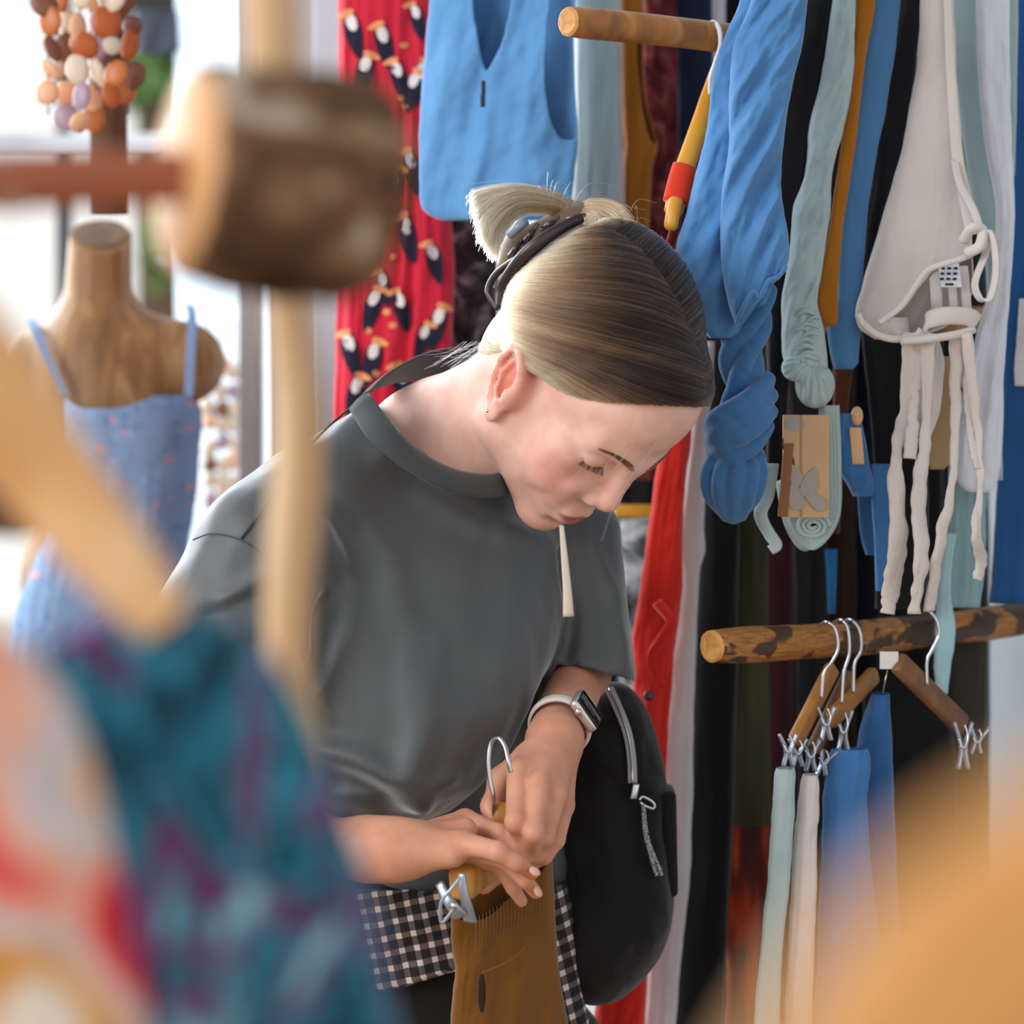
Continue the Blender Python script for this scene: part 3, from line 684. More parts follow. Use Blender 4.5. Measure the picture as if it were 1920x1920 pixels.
# bun tufts gathered in the clip
def tuft(name, guides, n, spread, kc0, seed, rr=(.0003, .00018), label=None, clump=1.0):
    rg = np.random.default_rng(seed); G = np.array([crspline([q(*p_) for p_ in g_], 26) for g_ in guides]); ps, cs = [], []; tl = np.linspace(0, 1, 26)
    for i in range(n):
        a = rg.uniform(0, len(G)-1); j = min(int(a), len(G)-2); base = G[j]*(1-(a-j))+G[j+1]*(a-j)
        offs = rg.normal(size=3)*spread; wv = rg.normal(size=3)*spread*.6
        Lf = rg.uniform(.80, 1.0); pth = base+offs*(.35+.65*tl[:, None])+wv*np.sin(tl*rg.uniform(2, 4)+rg.uniform(0, 6))[:, None]*tl[:, None]
        kk = int(26*Lf); ps.append(pth[:kk]); m_ = np.clip(kc0[0]+(kc0[1]-kc0[0])*tl[:kk]+rg.normal()*.12, 0, 1)[:, None]
        GD = np.array(lin('#bd8a5c')); c = np.where(m_ < .5, MD+(GD-MD)*m_*2, GD+(PL*np.array([1, .9, .8])-GD)*(m_-.5)*2)*(1+rg.normal()*.18); cs.append(np.clip(c, .01, .95))
    return strands(name, ps, rr[0], rr[1], cs, person, label)
tuft('hair_tuft', [[(1120, 420, 2.60), (1060, 372, 2.58), (975, 352, 2.56), (893, 362, 2.55), (886, 378, 2.55)],
                   [(1115, 425, 2.59), (1050, 378, 2.56), (965, 362, 2.54), (905, 395, 2.53), (893, 420, 2.53)],
                   [(1105, 430, 2.58), (1040, 388, 2.55), (965, 382, 2.53), (920, 420, 2.52), (900, 462, 2.52)],
                   [(1095, 435, 2.58), (1035, 400, 2.55), (975, 400, 2.53), (940, 440, 2.52), (925, 498, 2.52)]], 3600, .0022, (.3, .85), 21, label='blonde ponytail end fanning out over the clip')
tuft('hair_tuft', [[(1060, 400, 2.58), (1110, 378, 2.55), (1160, 388, 2.53), (1190, 425, 2.50)], [(1060, 410, 2.57), (1105, 395, 2.54), (1140, 408, 2.52), (1175, 434, 2.49)],
                   [(1060, 415, 2.56), (1105, 402, 2.53), (1120, 425, 2.50), (1090, 470, 2.49)], [(1065, 420, 2.56), (1095, 410, 2.53), (1098, 440, 2.50), (1072, 468, 2.49)]], 2200, .0020, (.15, .65), 22, label='short blonde ends looping over the clip')
tuft('hair_tuft', [[(1010, 450, 2.54), (985, 470, 2.53), (960, 500, 2.53), (935, 545, 2.53)], [(1030, 440, 2.55), (1010, 450, 2.54), (985, 480, 2.53), (960, 520, 2.53)], [(1060, 425, 2.55), (1040, 430, 2.54), (1010, 455, 2.53), (985, 490, 2.53)]], 1300, .0022, (.05, .55), 23, label='hair twisted inside the clip')
# twisted bun core
core = SDF(q(1030, 460, 2.55)-.11, q(1030, 460, 2.55)+.11, .003)
core.cone(q(1085, 440, 2.56), q(990, 478, 2.555), .028, .024, .01); core.cone(q(1080, 415, 2.57), q(1150, 395, 2.56), .018, .010, .01); core.cone(q(990, 478, 2.55), q(940, 525, 2.55), .020, .010, .01)
mk('hair_bun', *core.mesh(1), cloth('#6f573f', .3, .6, 300), person)
# stray hairs across the forehead and around the crown
sp, sc = [], []
for g_ in ([(1232, 752, 2.43), (1190, 810, 2.40), (1150, 860, 2.385), (1110, 905, 2.375)], [(1225, 760, 2.43), (1185, 830, 2.39), (1150, 880, 2.38), (1090, 918, 2.38)],
           [(1262, 780, 2.43), (1230, 830, 2.39), (1185, 890, 2.375), (1150, 945, 2.37), (1125, 1015, 2.37)], [(1248, 800, 2.42), (1200, 860, 2.39), (1160, 925, 2.37)], [(1100, 870, 2.40), (1068, 905, 2.39), (1052, 940, 2.39)]):
    for j in range(5 if g_[0][0] > 1150 else 2):
        o_ = RNG.normal(size=3)*.0009; pth = crspline([q(*p_) for p_ in g_], 20)+o_*np.linspace(.2, 1.3, 20)[:, None]; sp.append(pth[:RNG.integers(13, 21)]); sc.append(np.tile(PL*RNG.uniform(.8, 1.0), (len(sp[-1]), 1)))
for j in range(60):
    a0 = RNG.uniform(0, 1); x0 = 1000+a0*200; y0 = 380+60*a0; d = RNG.normal(size=2)*[50, 25]-[0, 25]
    pth = crspline([q(x0, y0, 2.55), q(x0+d[0]*.6, y0+d[1]*.9, 2.55), q(x0+d[0]*1.5, y0+d[1]*1.0+10, 2.55)], 14); sp.append(pth); sc.append(np.tile(BL, (14, 1)))
for j in range(26):
    x0 = RNG.uniform(1190, 1310); d = RNG.uniform(10, 60); pth = crspline([q(x0, 755, 2.43), q(x0-d*.4, 768+d*.15, 2.42), q(x0-d, 780+d*.3, 2.41)], 10); sp.append(pth); sc.append(np.tile(MD*.8, (10, 1)))
for j in range(24):
    x0 = RNG.uniform(850, 915); pth = crspline([q(x0+20, 640, 2.55), q(x0-15, 655+RNG.uniform(-10, 15), 2.54), q(x0-60, 668+RNG.uniform(-15, 25), 2.54)], 10); sp.append(pth); sc.append(np.tile(PL*.8, (10, 1)))
strands('stray_hairs', sp, .00016, .00007, sc, person)
# brows and lashes
bp_, bc_ = [], []
def face_x(y, z):
    d = (L[:, 1]-y)**2+(L[:, 2]-z)**2; i = np.where(L[:, 0] > .045)[0]; i = i[np.argsort(d[i])[:5]]
    return L[i, 0].mean()
for s in (-1, 1):
    for i in range(230):
        t = RNG.uniform()**.85; y = .009+.037*t; zc = .0345+.0055*math.sin(t*2.4); w_ = .0040*(1-.7*t)
        z = zc+RNG.uniform(-w_, w_)*.8; c = np.array([face_x(s*y, z)+.0006, s*y, z])
        d = np.array([-.0030*(.2+t), s*.0060, .0026*(1-1.4*t)]); bp_.append(np.array([HL(c+d*k_) for k_ in (-.4, 0, .5, 1)])); bc_.append(np.tile(np.array(lin('#4d382b')), (4, 1)))
    for i in range(150):
        t = RNG.uniform(); y = .0205+.026*t; z = .0120+.0022*t; c = np.array([face_x(s*y, z)+.0012, s*y, z]); o_ = np.array([.0060-.004*t, s*(-.001+.006*t), -.0050])
        bp_.append(np.array([HL(c), HL(c+o_*.5+(0, 0, -.0006)), HL(c+o_)])); bc_.append(np.tile(np.array(lin('#2e211b')), (3, 1)))
strands('brows_and_lashes', bp_, .00024, .00012, bc_, person, 'dark brown brow hairs and lashes')
mk('earring', *ball(HL(EAR_R), .0017, 14, 8), M_METAL, person, label='tiny round silver ear stud')
# claw clip
cc = thing('hair_claw_clip', None, None, np.array(q(1000, 490, 2.5))-np.array(person.location)); cc.parent = person; cc['label'] = 'dark brown plastic hair claw clip'
M_CLIP = plain('dark_brown_plastic', '#33262a', .3)
arc = crspline([surf(pick(x_, y_, .008), np.array(.011)) for x_, y_ in ((908, 566), (935, 532), (985, 487), (1040, 442), (1092, 414))], 30)
for _ in range(4): arc[1:-1] = .25*arc[:-2]+.5*arc[1:-1]+.25*arc[2:]
mk('clip_spine', *tube(arc, np.interp(np.linspace(0, 1, 30), [0, .15, .6, 1], [.0035, .0058, .0062, .0045]), 12, up=(0, -1, .3), flat=.6), M_CLIP, cc)
arc2 = crspline([arc[0], arc[0]+(-.004, .004, .006), arc[4]+(-.010, .006, .006), arc[9]+(-.008, .006, .006), arc[14]+(-.002, .004, .002)], 20); mk('clip_loop', *tube(arc2, .0032, 10), M_CLIP, cc)
for x, y, dx, dy in ((958, 480, 22, -32), (985, 455, 22, -34), (1020, 430, 26, -22), (1065, 415, 30, -12)):
    mk('clip_tooth', *tube(crspline([q(x, y, 2.495), q(x+dx*.5, y+dy*.5, 2.485), q(x+dx, y+dy, 2.50)], 10), np.linspace(.004, .002, 10), 8), M_CLIP, cc)
mk('clip_hinge', *tube([q(955, 440, 2.50), q(985, 415, 2.49)], .0045, 10), plain('clip_spring_end', '#7f8c9c', .3), cc)

# ---------------------------------------------------------------- t-shirt
sh = SDF((-.46, 2.40, 1.02), (.20, 3.16, 1.56), .0042)
def sec(rows):
    """loft field through horizontal sections (py, xl, xr, Yc, halfdepth px)"""
    R_ = np.array(rows, float); zz = CZ-(R_[:, 0]-HZ)/F*2.5*K
    x0 = (.5*(R_[:, 1]+R_[:, 2])-960)/F*2.5*K; a_ = .5*(R_[:, 2]-R_[:, 1])/F*2.5*K; yc = R_[:, 3]*K; sk = R_[:, 5] if R_.shape[1] > 5 else 0*yc; bb = R_[:, 4]/F*2.5*K
    o = np.argsort(zz)
    def fn(p):
        z = p[..., 2]; I = lambda v: np.interp(z, zz[o], v[o]); A, B = I(a_), I(bb)
        k0 = np.sqrt(((p[..., 0]-I(x0))/A)**2+((p[..., 1]-I(yc)-I(sk)*(p[..., 0]-I(x0)))/B)**2); d = (k0-1)*np.minimum(A, B)
        return np.maximum(d, np.maximum(zz.min()-z, z-zz.max()))
    return fn, np.array([x0.mean(), yc.mean(), zz.mean()]), .34
fn, c_, r_ = sec([(775, 690, 880, 2.54, 70, .6), (810, 640, 960, 2.545, 120, .6), (870, 560, 1030, 2.545, 150, .6), (950, 480, 1080, 2.54, 175, .55), (1040, 450, 1100, 2.53, 200, .5), (1140, 470, 1070, 2.52, 215, .4), (1240, 500, 1036, 2.51, 220, .3), (1320, 520, 1000, 2.50, 220, .2), (1400, 535, 952, 2.495, 215, .15), (1470, 545, 900, 2.495, 200, .1), (1520, 560, 840, 2.51, 150, .1), (1548, 600, 760, 2.53, 80, .1)])
sh.op(fn, c_, r_, .02)
fn, c_, r_ = sec([(1150, 620, 1040, 2.60, 130), (1300, 600, 1020, 2.60, 130), (1450, 590, 1010, 2.60, 130), (1560, 590, 1050, 2.60, 130), (1650, 585, 1080, 2.60, 135), (1800, 580, 1085, 2.60, 135)])
sh.op(fn, c_, r_, .01)
sh.cone(q(715, 815, 2.475), q(490, 1010, 2.43), PX(58), PX(102), .03); sh.cone(q(715, 800, 2.53), q(520, 980, 2.47), PX(50), PX(90), .03)
sh.cone(q(490, 1015, 2.43), q(350, 1290, 2.43), PX(102), PX(140), .02); sh.cone(q(520, 1040, 2.43), q(470, 1300, 2.43), PX(100), PX(135), .02)
sh.cone(q(880, 800, 2.60), q(1085, 1000, 2.62), PX(60), PX(75), .03); sh.cone(q(1085, 1010, 2.61), q(1106, 1320, 2.57), PX(85), PX(98), .015)
SV, SF = sh.mesh(3)
pj = proj(SV)
# folds
nrm = np.zeros_like(SV); fn_ = np.cross(SV[SF[:, 1]]-SV[SF[:, 0]], SV[SF[:, 2]]-SV[SF[:, 0]])
for k_ in range(4):
    for d_ in range(3): nrm[:, d_] += np.bincount(SF[:, k_], fn_[:, d_], len(SV))
nrm /= np.linalg.norm(nrm, axis=1)[:, None]+1e-12
X_, Y_, Z_ = SV.T
def ridge(pts, wpx, amp):      # fold ridge along a photo polyline on the facing side
    d = np.full(len(SV), 1e9)
    for (x1, y1), (x2, y2) in zip(pts[:-1], pts[1:]):
        ex, ey = x2-x1, y2-y1; t = np.clip(((pj[:, 0]-x1)*ex+(pj[:, 1]-y1)*ey)/(ex*ex+ey*ey), 0, 1)
        d = np.minimum(d, np.hypot(pj[:, 0]-x1-t*ex, pj[:, 1]-y1-t*ey))
    return amp*np.exp(-(d/wpx)**2)*(Y_ < 2.62*K)
dsp = .0042*fbm(X_*9+2, Y_*9, Z_*6, 3)+.0022*fbm(X_*22, Y_*22, Z_*14, 2)
for pts, w_, a_ in (([(720, 850), (800, 930), (900, 990), (1010, 1010)], 26, .006), ([(640, 930), (720, 1040), (770, 1200), (780, 1400)], 30, .005), ([(600, 1000), (655, 1100), (650, 1180), (590, 1290)], 24, .007), ([(605, 1130), (600, 1230), (560, 1300)], 14, -.009),
                    ([(420, 1130), (560, 1040)], 16, .005), ([(380, 1160), (540, 1090)], 15, -.005), ([(440, 1200), (590, 1120)], 18, .004), ([(940, 960), (960, 1100), (940, 1250)], 40, .004), ([(820, 1200), (800, 1350), (770, 1440)], 26, .004),
                    ([(600, 1400), (680, 1425), (740, 1460), (790, 1500)], 22, .009), ([(760, 1440), (800, 1470), (840, 1455)], 18, .006), ([(640, 1470), (720, 1500)], 26, -.008), ([(1100, 1010), (1150, 1120), (1165, 1240)], 16, .004), ([(1060, 1030), (1075, 1150), (1060, 1230)], 10, -.007)):
    dsp = dsp+ridge(pts, w_, a_*1.2)
SV = SV+nrm*dsp[:, None]
def seg_pl(a, b, c): n = np.cross(b-a, c-a); return a, n/np.linalg.norm(n)
colL = [(660, 762, 2.435), (700, 822, 2.40), (765, 874, 2.40), (840, 914, 2.415), (925, 926, 2.455), (990, 905, 2.52), (1020, 860, 2.57), (1010, 790, 2.64), (930, 735, 2.69), (850, 712, 2.67), (770, 712, 2.61), (705, 726, 2.52)]
colU = [(692, 738, 2.440), (735, 798, 2.41), (785, 846, 2.415), (850, 880, 2.43), (920, 890, 2.465), (970, 868, 2.52), (990, 815, 2.57), (975, 740, 2.63), (915, 678, 2.67), (865, 653, 2.66), (795, 664, 2.60), (730, 700, 2.52)]
cl = np.array([q(*p_) for p_ in colL]); cen = cl.mean(0); _, _, vt = np.linalg.svd(cl-cen); pn = vt[2]; pn = pn if pn[2] > 0 else -pn
up_ = (SV-cen)@pn; inp = inpoly(proj(SV)[:, 0], proj(SV)[:, 1], [(p_[0], p_[1]) for p_ in colL])
dd = np.linalg.norm((SV-cen)-np.outer(up_, pn), axis=1)
rm = (up_ > -.002) & (dd < .092) & (up_ < .14)
rm |= inpoly(pj[:, 0], pj[:, 1], [(p_[0]*.93+860*.07, p_[1]*.93+790*.07) for p_ in colU]) & (SV[:, 1] < 2.62*K)
# sleeve openings and hem
def below(a, b):   # photo-plane test, below the line a-b
    return (pj[:, 1]-a[1])-(b[1]-a[1])/(b[0]-a[0])*(pj[:, 0]-a[0]) > 0
rm |= below((1030, 1240), (1172, 1276)) & (pj[:, 0] > 1040) & (pj[:, 1] < 1440)
rm |= below((210, 1300), (600, 1400)) & (pj[:, 0] < 540) & (pj[:, 0] > 100)
hemz = np.interp(pj[:, 0], [560, 640, 760, 900, 1000, 1060, 1090], [1690, 1690, 1695, 1700, 1745, 1745, 1700]); rm |= pj[:, 1] > hemz
SV2, SF2, _ = drop(SV, SF, rm); SV2 = smooth_rim(SV2, SF2, 14)
M_TEE = cloth('#4a4e50', .05, .52, 1600, .15, 1.0)
for n_ in M_TEE.node_tree.nodes:
    if n_.bl_idname == 'ShaderNodeBsdfPrincipled': n_.inputs['Sheen Roughness'].default_value = .35; n_.inputs['Specular IOR Level'].default_value = .55; n_.inputs['Sheen Tint'].default_value = (.93, .97, 1, 1)
tee = mk('t_shirt', SV2, SF2, M_TEE, person, label='oversized charcoal grey cotton t-shirt'); mod_solid(tee, .0022); tee.modifiers.new('sm', 'SMOOTH').iterations = 3
nU = 72; U_ = crspline([q(*p_) for p_ in colU+colU[:1]], nU); L_ = crspline([q(*p_) for p_ in colL+colL[:1]], nU)
frc = np.clip((2.52*K-U_[:, 1])/(.06*K), 0, 1)[:, None]*.15/1.15+1/1.15
rowsC = [U_*(1-t*frc)+L_*t*frc+np.array([0, -.004*math.sin(t*3.1), .002*math.sin(t*3.1)]) for t in np.linspace(0, 1.15, 8)]
CVv = np.array(rowsC).reshape(-1, 3); CFf = [[i*nU+j, (i+1)*nU+j, (i+1)*nU+j+1, i*nU+j+1] for i in range(7) for j in range(nU-1)]
col = mk('collar', CVv, CFf, cloth('#474b4d', .05, .92, 1200, .2, .15), tee); mod_solid(col, .0022, 0)
# seams standing proud on shoulder and sleeve head
def ontee(pts, n=40, off=.0012):
    out = []
    for x, y in crspline([(a_, b_, 0) for a_, b_ in pts], n)[:, :2]:
        d = np.hypot(proj(SV2)[:, 0]-x, proj(SV2)[:, 1]-y) if False else None
        out.append((x, y))
    return out
pj2 = proj(SV2)
def seam(name, pts, r, mat):
    pl = crspline([(a_, b_, 0) for a_, b_ in pts], 36)[:, :2]; W_ = []
    for x, y in pl:
        d = np.hypot(pj2[:, 0]-x, pj2[:, 1]-y); idx = np.where(d < 12)[0]
        if len(idx) == 0: continue
        Yv = SV2[idx, 1].min(); W_.append(P(x, y, Yv/K-.0006))
    W_ = np.array(W_)
    for _ in range(3): W_[1:-1] = .25*W_[:-2]+.5*W_[1:-1]+.25*W_[2:]
    if len(W_) > 4: mk(name, *tube(W_, r, 6), mat, tee)
M_SEAM = cloth('#34383a', .05, .95, 1500); M_SEAM2 = cloth('#43474a', .05, .95, 1500)
seam('shoulder_seam', [(672, 752), (600, 815), (540, 890), (490, 960), (452, 1010)], .0011, M_SEAM)
seam('sleeve_seam', [(362, 1012), (400, 1000), (450, 1012), (500, 1045), (530, 1085)], .0008, M_SEAM2)
# drawstring hanging at the chest
mk('hanging_tape', *ribbon(crspline([q(1053, 986, 2.40), q(1058, 1040, 2.385), q(1064, 1110, 2.38), q(1066, 1156, 2.38)], 16), np.linspace(PX(8), PX(20), 16), .0006), cloth('#cfc0b2', .05), tee, label='narrow beige tape end at the chest')
# watch
ax = q(1100, 1270, 2.57)-q(1040, 1385, 2.46); ax /= np.linalg.norm(ax); wc = q(1050, 1361, 2.475)
nn = np.array([.74, -.60, .42]); nn -= ax*nn.dot(ax); nn /= np.linalg.norm(nn); tn = np.cross(ax, nn)
wat = thing('wristwatch', None, None, wc-np.array(person.location)); wat.parent = person; wat['label'] = 'square smartwatch with dark face and pale band'
M_BAND = plain('pale_silicone', '#d8cdc6', .45); M_CASE = plain('silver_case', '#cfc6c0', .25, .7)
rw = .0262; a = np.linspace(.42, 2*math.pi-.42, 48); ring = wc+rw*(np.cos(a)[:, None]*nn+1.0*np.sin(a)[:, None]*tn)
mk('strap', *ribbon(ring, PX(26), .0012, side=ax), M_BAND, wat)
cw = wc+nn*(rw+.0015)
mk('watch_case', *box(cw, ax*.0135, tn*.0165, nn*.0048, .42), M_CASE, wat)
mk('screen', *box(cw+nn*.0044, ax*.0116, tn*.0146, nn*.0012, .45), plain('black_glass', '#08080a', .08), wat)
mk('crown', *tube([cw-ax*.0130-tn*.006, cw-ax*.0156-tn*.006], .0032, 14), M_CASE, wat)
# dark trousers with legs and shoes (mostly out of frame), checked shirt tied at the hips
tr = SDF((-.34, 2.66, .04), (.22, 3.30, 1.12), .007)
tr.ell(q(800, 1760, 2.62), (.125, .095, .13), None, .03)
hipx = q(800, 1760, 2.62); A_ = np.array([hipx[0]-.085, hipx[1]-.02, .84]); B_ = np.array([hipx[0]+.085, hipx[1]+.03, .84])
for h_ in (A_, B_): tr.cone(h_, (h_[0], h_[1]+.01, .46), .088, .062, .02); tr.cone((h_[0], h_[1]+.01, .46), (h_[0], h_[1]+.02, .10), .062, .05, .02)
TV, TF = tr.mesh(1); mk('trousers', TV, TF, cloth('#141314', .1, .9), person, label='black trousers')
for h_ in (A_, B_):
    so = SDF((h_[0]-.08, h_[1]-.22, -.02), (h_[0]+.08, h_[1]+.12, .14), .005); so.cone((h_[0], h_[1]+.02, .05), (h_[0]+.01, h_[1]-.13, .035), .042, .036, .01); so.cone((h_[0], h_[1]+.02, .05), (h_[0], h_[1]+.02, .11), .042, .046, .01)
    V_, F_ = so.mesh(1); V_[:, 2] = np.maximum(V_[:, 2], .002); mk('shoe', V_, F_, cloth('#2a2a2c'), person)
def plaidmat():
    m, n, l, b = newmat('plaid'); uv = n.new('ShaderNodeUVMap'); mp = n.new('ShaderNodeMapping'); mp.inputs['Rotation'].default_value = (0, 0, .22); mp.inputs['Scale'].default_value = (1, 1, 1); l.new(uv.outputs[0], mp.inputs['Vector'])
    sp_ = n.new('ShaderNodeSeparateXYZ'); l.new(mp.outputs['Vector'], sp_.inputs[0]); outs = []
    for k_ in (0, 1):
        mu = n.new('ShaderNodeMath'); mu.operation = 'MULTIPLY'; mu.inputs[1].default_value = 3.6; l.new(sp_.outputs[k_], mu.inputs[0])
        fr = n.new('ShaderNodeMath'); fr.operation = 'FRACT'; l.new(mu.outputs[0], fr.inputs[0]); gt = n.new('ShaderNodeMath'); gt.operation = 'GREATER_THAN'; gt.inputs[1].default_value = .62; l.new(fr.outputs[0], gt.inputs[0]); outs.append(gt.outputs[0])
    ad = n.new('ShaderNodeMath'); ad.operation = 'ADD'; l.new(outs[0], ad.inputs[0]); l.new(outs[1], ad.inputs[1]); hf = n.new('ShaderNodeMath'); hf.operation = 'MULTIPLY'; hf.inputs[1].default_value = .5; l.new(ad.outputs[0], hf.inputs[0])
    r = ramp(n, [(0, '#1d1719'), (.3, '#5d5352'), (.8, '#d9c8c0')], 'CONSTANT'); l.new(hf.outputs[0], r.inputs['Fac']); l.new(r.outputs['Color'], b.inputs['Base Color']); b.inputs['Roughness'].default_value = .9; return m
M_PLAID = plaidmat()
garment('', '', '', M_PLAID, [(1650, 600, 1060), (1700, 605, 1075), (1780, 615, 1085), (1860, 625, 1095), (1990, 630, 1115)], 2.58, part='checked_shirt', root=person, thick=125, fold=(10, 3), wr=(8, 2), nr=70, nc=110, seed=3, diag=.4, cuts=[[(540, 1850), (640, 1850), (760, 1822), (860, 1790), (1035, 1850), (1050, 2050), (540, 2050)]], solid=.002)
bpy.data.objects['checked_shirt']['label'] = 'black and white checked shirt tied round the hips'
# ================================================================ clothes on the rails
def G(name, label, cat, col, rows, Y, seed, mat=None, group=None, **kw):
    if rows[0][0] < 0:       # hangs from a rail above the frame
        r0 = rows[0]; m_ = .5*(r0[1]+r0[2]); hwid = .5*(r0[2]-r0[1]); rows = [(-262, m_-hwid*.35, m_+hwid*.35)]+list(rows)
    return garment(name, label, cat, mat or cloth(*(col if isinstance(col, tuple) else (col,))), rows, Y, seed=seed, group=group, **kw)
BLUE, SAGE, OCH = '#5085bb', '#abc0c2', '#a8691d'
BLK = '#17171b'
# --- dark cloths added to stand for the black shadows deep in the rack
fill = [('added black cloth standing for shadow deep in the rack behind the sage roll', BLK, 1440, 1545, 3.02), ('added dark brown cloth standing for shadow in the rack under the ochre sleeve', '#33211a', 1535, 1600, 3.04), ('added deep navy cloth standing for shadow behind the small blue sleeves', '#1a2231', 1590, 1665, 3.06), ('added black cloth standing for shadow behind the cream ties', '#141417', 1655, 1765, 3.0), ('added dark slate cloth standing for shadow behind the ribbed sage hem', '#22303a', 1755, 1850, 3.05), ('added very dark plum cloth standing for shadow behind the navy garment', '#231820', 1330, 1450, 3.08), ('added near black cloth standing for shadow between head and red shirt', '#1c1a1d', 1150, 1250, 3.1)]
for i, (lb, c, x0, x1, Y) in enumerate(fill):
    G('hanging_garment', lb, 'garment', c, [(-60, x0+10, x1-10), (300, x0, x1), (900, x0-4, x1+4), (1500, x0-10, x1+6), (1990, x0-14, x1+8)], Y, 40+i, fold=(14, 4), nr=50, nc=48, thick=22)
# --- left part of the rail: toucan dress and neighbours
M_REDT = cloth('#d4213c', .12, .75, 700, .1, .3)
red_rows = [(-70, 640, 835), (0, 634, 832), (200, 634, 842), (410, 634, 846), (520, 632, 852), (640, 628, 848), (760, 626, 842), (900, 622, 842), (1300, 610, 842)]
rkw = dict(thick=34, fold=(20, 4.2), wr=(3, 2), nr=150, nc=170, seed=5)
reddress = thing('printed_dress', 'red dress printed with black and white toucan birds', 'dress', P(735, 900, 2.98))
rr_ = [(-262, 700, 770)]+red_rows
Vr, Fr, UVr, fcr, pcr = loft(rr_, 2.98, **rkw); mk('fabric', Vr, Fr, M_REDT, reddress, uv=UVr)
def on_cloth(V, poly, Y, off=.0010, nseg=None):
    """a thin printed patch following the facing side of a cloth"""
    pjx = 960+V[:, 0]/V[:, 1]*F; pjy = HZ-(V[:, 2]-CZ)/V[:, 1]*F; out = []
    for x, y in poly:
        i = np.where((np.abs(pjx-x) < 7) & (np.abs(pjy-y) < 9))[0]
        Yv = V[i, 1].min() if len(i) else Y*K
        out.append(P(x, y, Yv/K-off/K))
    return np.array(out)
def ellpoly(cx, cy, a, b, ang, n=14, egg=0):
    t = np.linspace(0, 2*math.pi, n, endpoint=False); ca, sa = math.cos(ang), math.sin(ang)
    x = a*np.cos(t); y = b*np.sin(t)*(1+egg*np.cos(t)); return np.stack([cx+x*ca-y*sa, cy+x*sa+y*ca], 1)
def patch(V, poly, Y, off):
    c = poly.mean(0); ringm = c+(poly-c)*.5; W_ = on_cloth(V, np.vstack([c[None], ringm, poly]), Y, off); n = len(poly)
    return W_, [[0, 1+j, 1+(j+1) % n] for j in range(n)]+[[1+j, 1+n+j, 1+n+(j+1) % n, 1+(j+1) % n] for j in range(n)]
M_TBLK = cloth('#1f1d33', .1, .8); M_TWH = cloth('#eee3df', .05, .8); M_TOR = cloth('#f0a06a', .1, .8)
birds = [(718, 62, 1, 1), (684, 118, -1, 1), (745, 128, 1, .9), (775, 148, -1, .9), (660, 40, 1, 1), (790, 130, -1, 1), (768, 298, 1, 1), (760, 420, 1, 1.05), (812, 470, 1, .9), (795, 620, -1, .8), (700, 555, -1, 1), (655, 640, 1, 1), (700, 655, -1, 1), (668, 720, -1, 1), (822, 590, -1, 1), (716, 520, 1, .8), (690, 420, 1, 1), (735, 330, -1, 1), (752, 700, 1, 1), (780, 20, 1, .8), (750, 560, 1, .9)]
PB, PW, PO = [], [], []
for i, (x, y, d, sc) in enumerate(birds):
    PB.append(patch(Vr, ellpoly(x+4*d, y+28*sc, 44*sc, 16*sc, math.radians(90-14*d), egg=-.3), 2.98, .0012))
    PW.append(patch(Vr, ellpoly(x-1*d, y+2, 17*sc, 10*sc, math.radians(90-20*d)), 2.98, .0018))
    PO.append(patch(Vr, ellpoly(x-13*d, y-14*sc, 17*sc, 7*sc, math.radians(-20*d), egg=.2*d), 2.98, .0022))
for x, y in ((758, 85), (752, 185), (757, 200), (744, 330), (742, 355), (735, 480), (725, 585), (705, 700), (736, 610), (668, 480), (690, 620)): PO.append(patch(Vr, ellpoly(x, y, 8, 6, 0, 10), 2.98, .0012))
for nm, pl, mt in (('toucan_print', PB, M_TBLK), ('toucan_bib_print', PW, M_TWH), ('toucan_beak_print', PO, M_TOR)):
    o = mk(nm, *join(pl), mt, reddress); o['kind'] = 'stuff'
M_DKPRINT = blotch('dark_print', [(.3, '#17161a'), (.5, '#3a3a3e'), (.62, '#8e9292'), (.70, '#c65a2a'), (.8, '#221f22')], 26, 4, 1.5)
G('hanging_garment', 'dark garment with grey and orange print behind the hair tuft', 'garment', '', [(-60, 830, 915), (300, 815, 930), (800, 810, 935), (1500, 800, 940)], 3.06, 6, mat=M_DKPRINT, fold=(12, 5), nr=60, nc=60, thick=24)
bl = G('sleeveless_blouse', 'pale denim blue sleeveless top with deep v neck and open armhole', 'top', ('#6098cd', .06, .9, 900, .15, .3), [(-70, 815, 1065), (0, 806, 1077), (100, 795, 1075), (200, 787, 1080), (260, 784, 1082), (330, 783, 1076), (385, 788, 1070), (403, 806, 1066), (412, 828, 1064)], 2.78, 8, fold=(20, 1.5), wr=(9, 1.3), diag=.25, ridge=False, thick=44, nr=130, nc=240, drift=.4,
       cuts=[[(876, -300), (964, -300), (957, 0), (944, 70), (925, 110), (908, 140), (900, 100), (886, 30)], [(1022, -300), (1090, -300), (1090, 255), (1070, 263), (1050, 262), (1034, 240), (1023, 200), (1018, 140), (1022, 60), (1030, 0)]], solid=.0016, tilt=-.25)
zt = thing('zip_pull', None, None, (0, 0, 0)); zt.parent = bl; zt.location = Vector(P(905, 165, 2.70))-bl.location; zt['label'] = 'small dark zip pull'
mk('slider', *box(P(906, 165, 2.725), (.0022, 0, 0), (0, .0015, 0), (0, 0, .007), .3), M_BLACK, zt); mk('tab', *box(P(905, 190, 2.722), (.0024, 0, 0), (0, .0012, 0), (0, 0, .0055), .3), M_BLACK, zt)
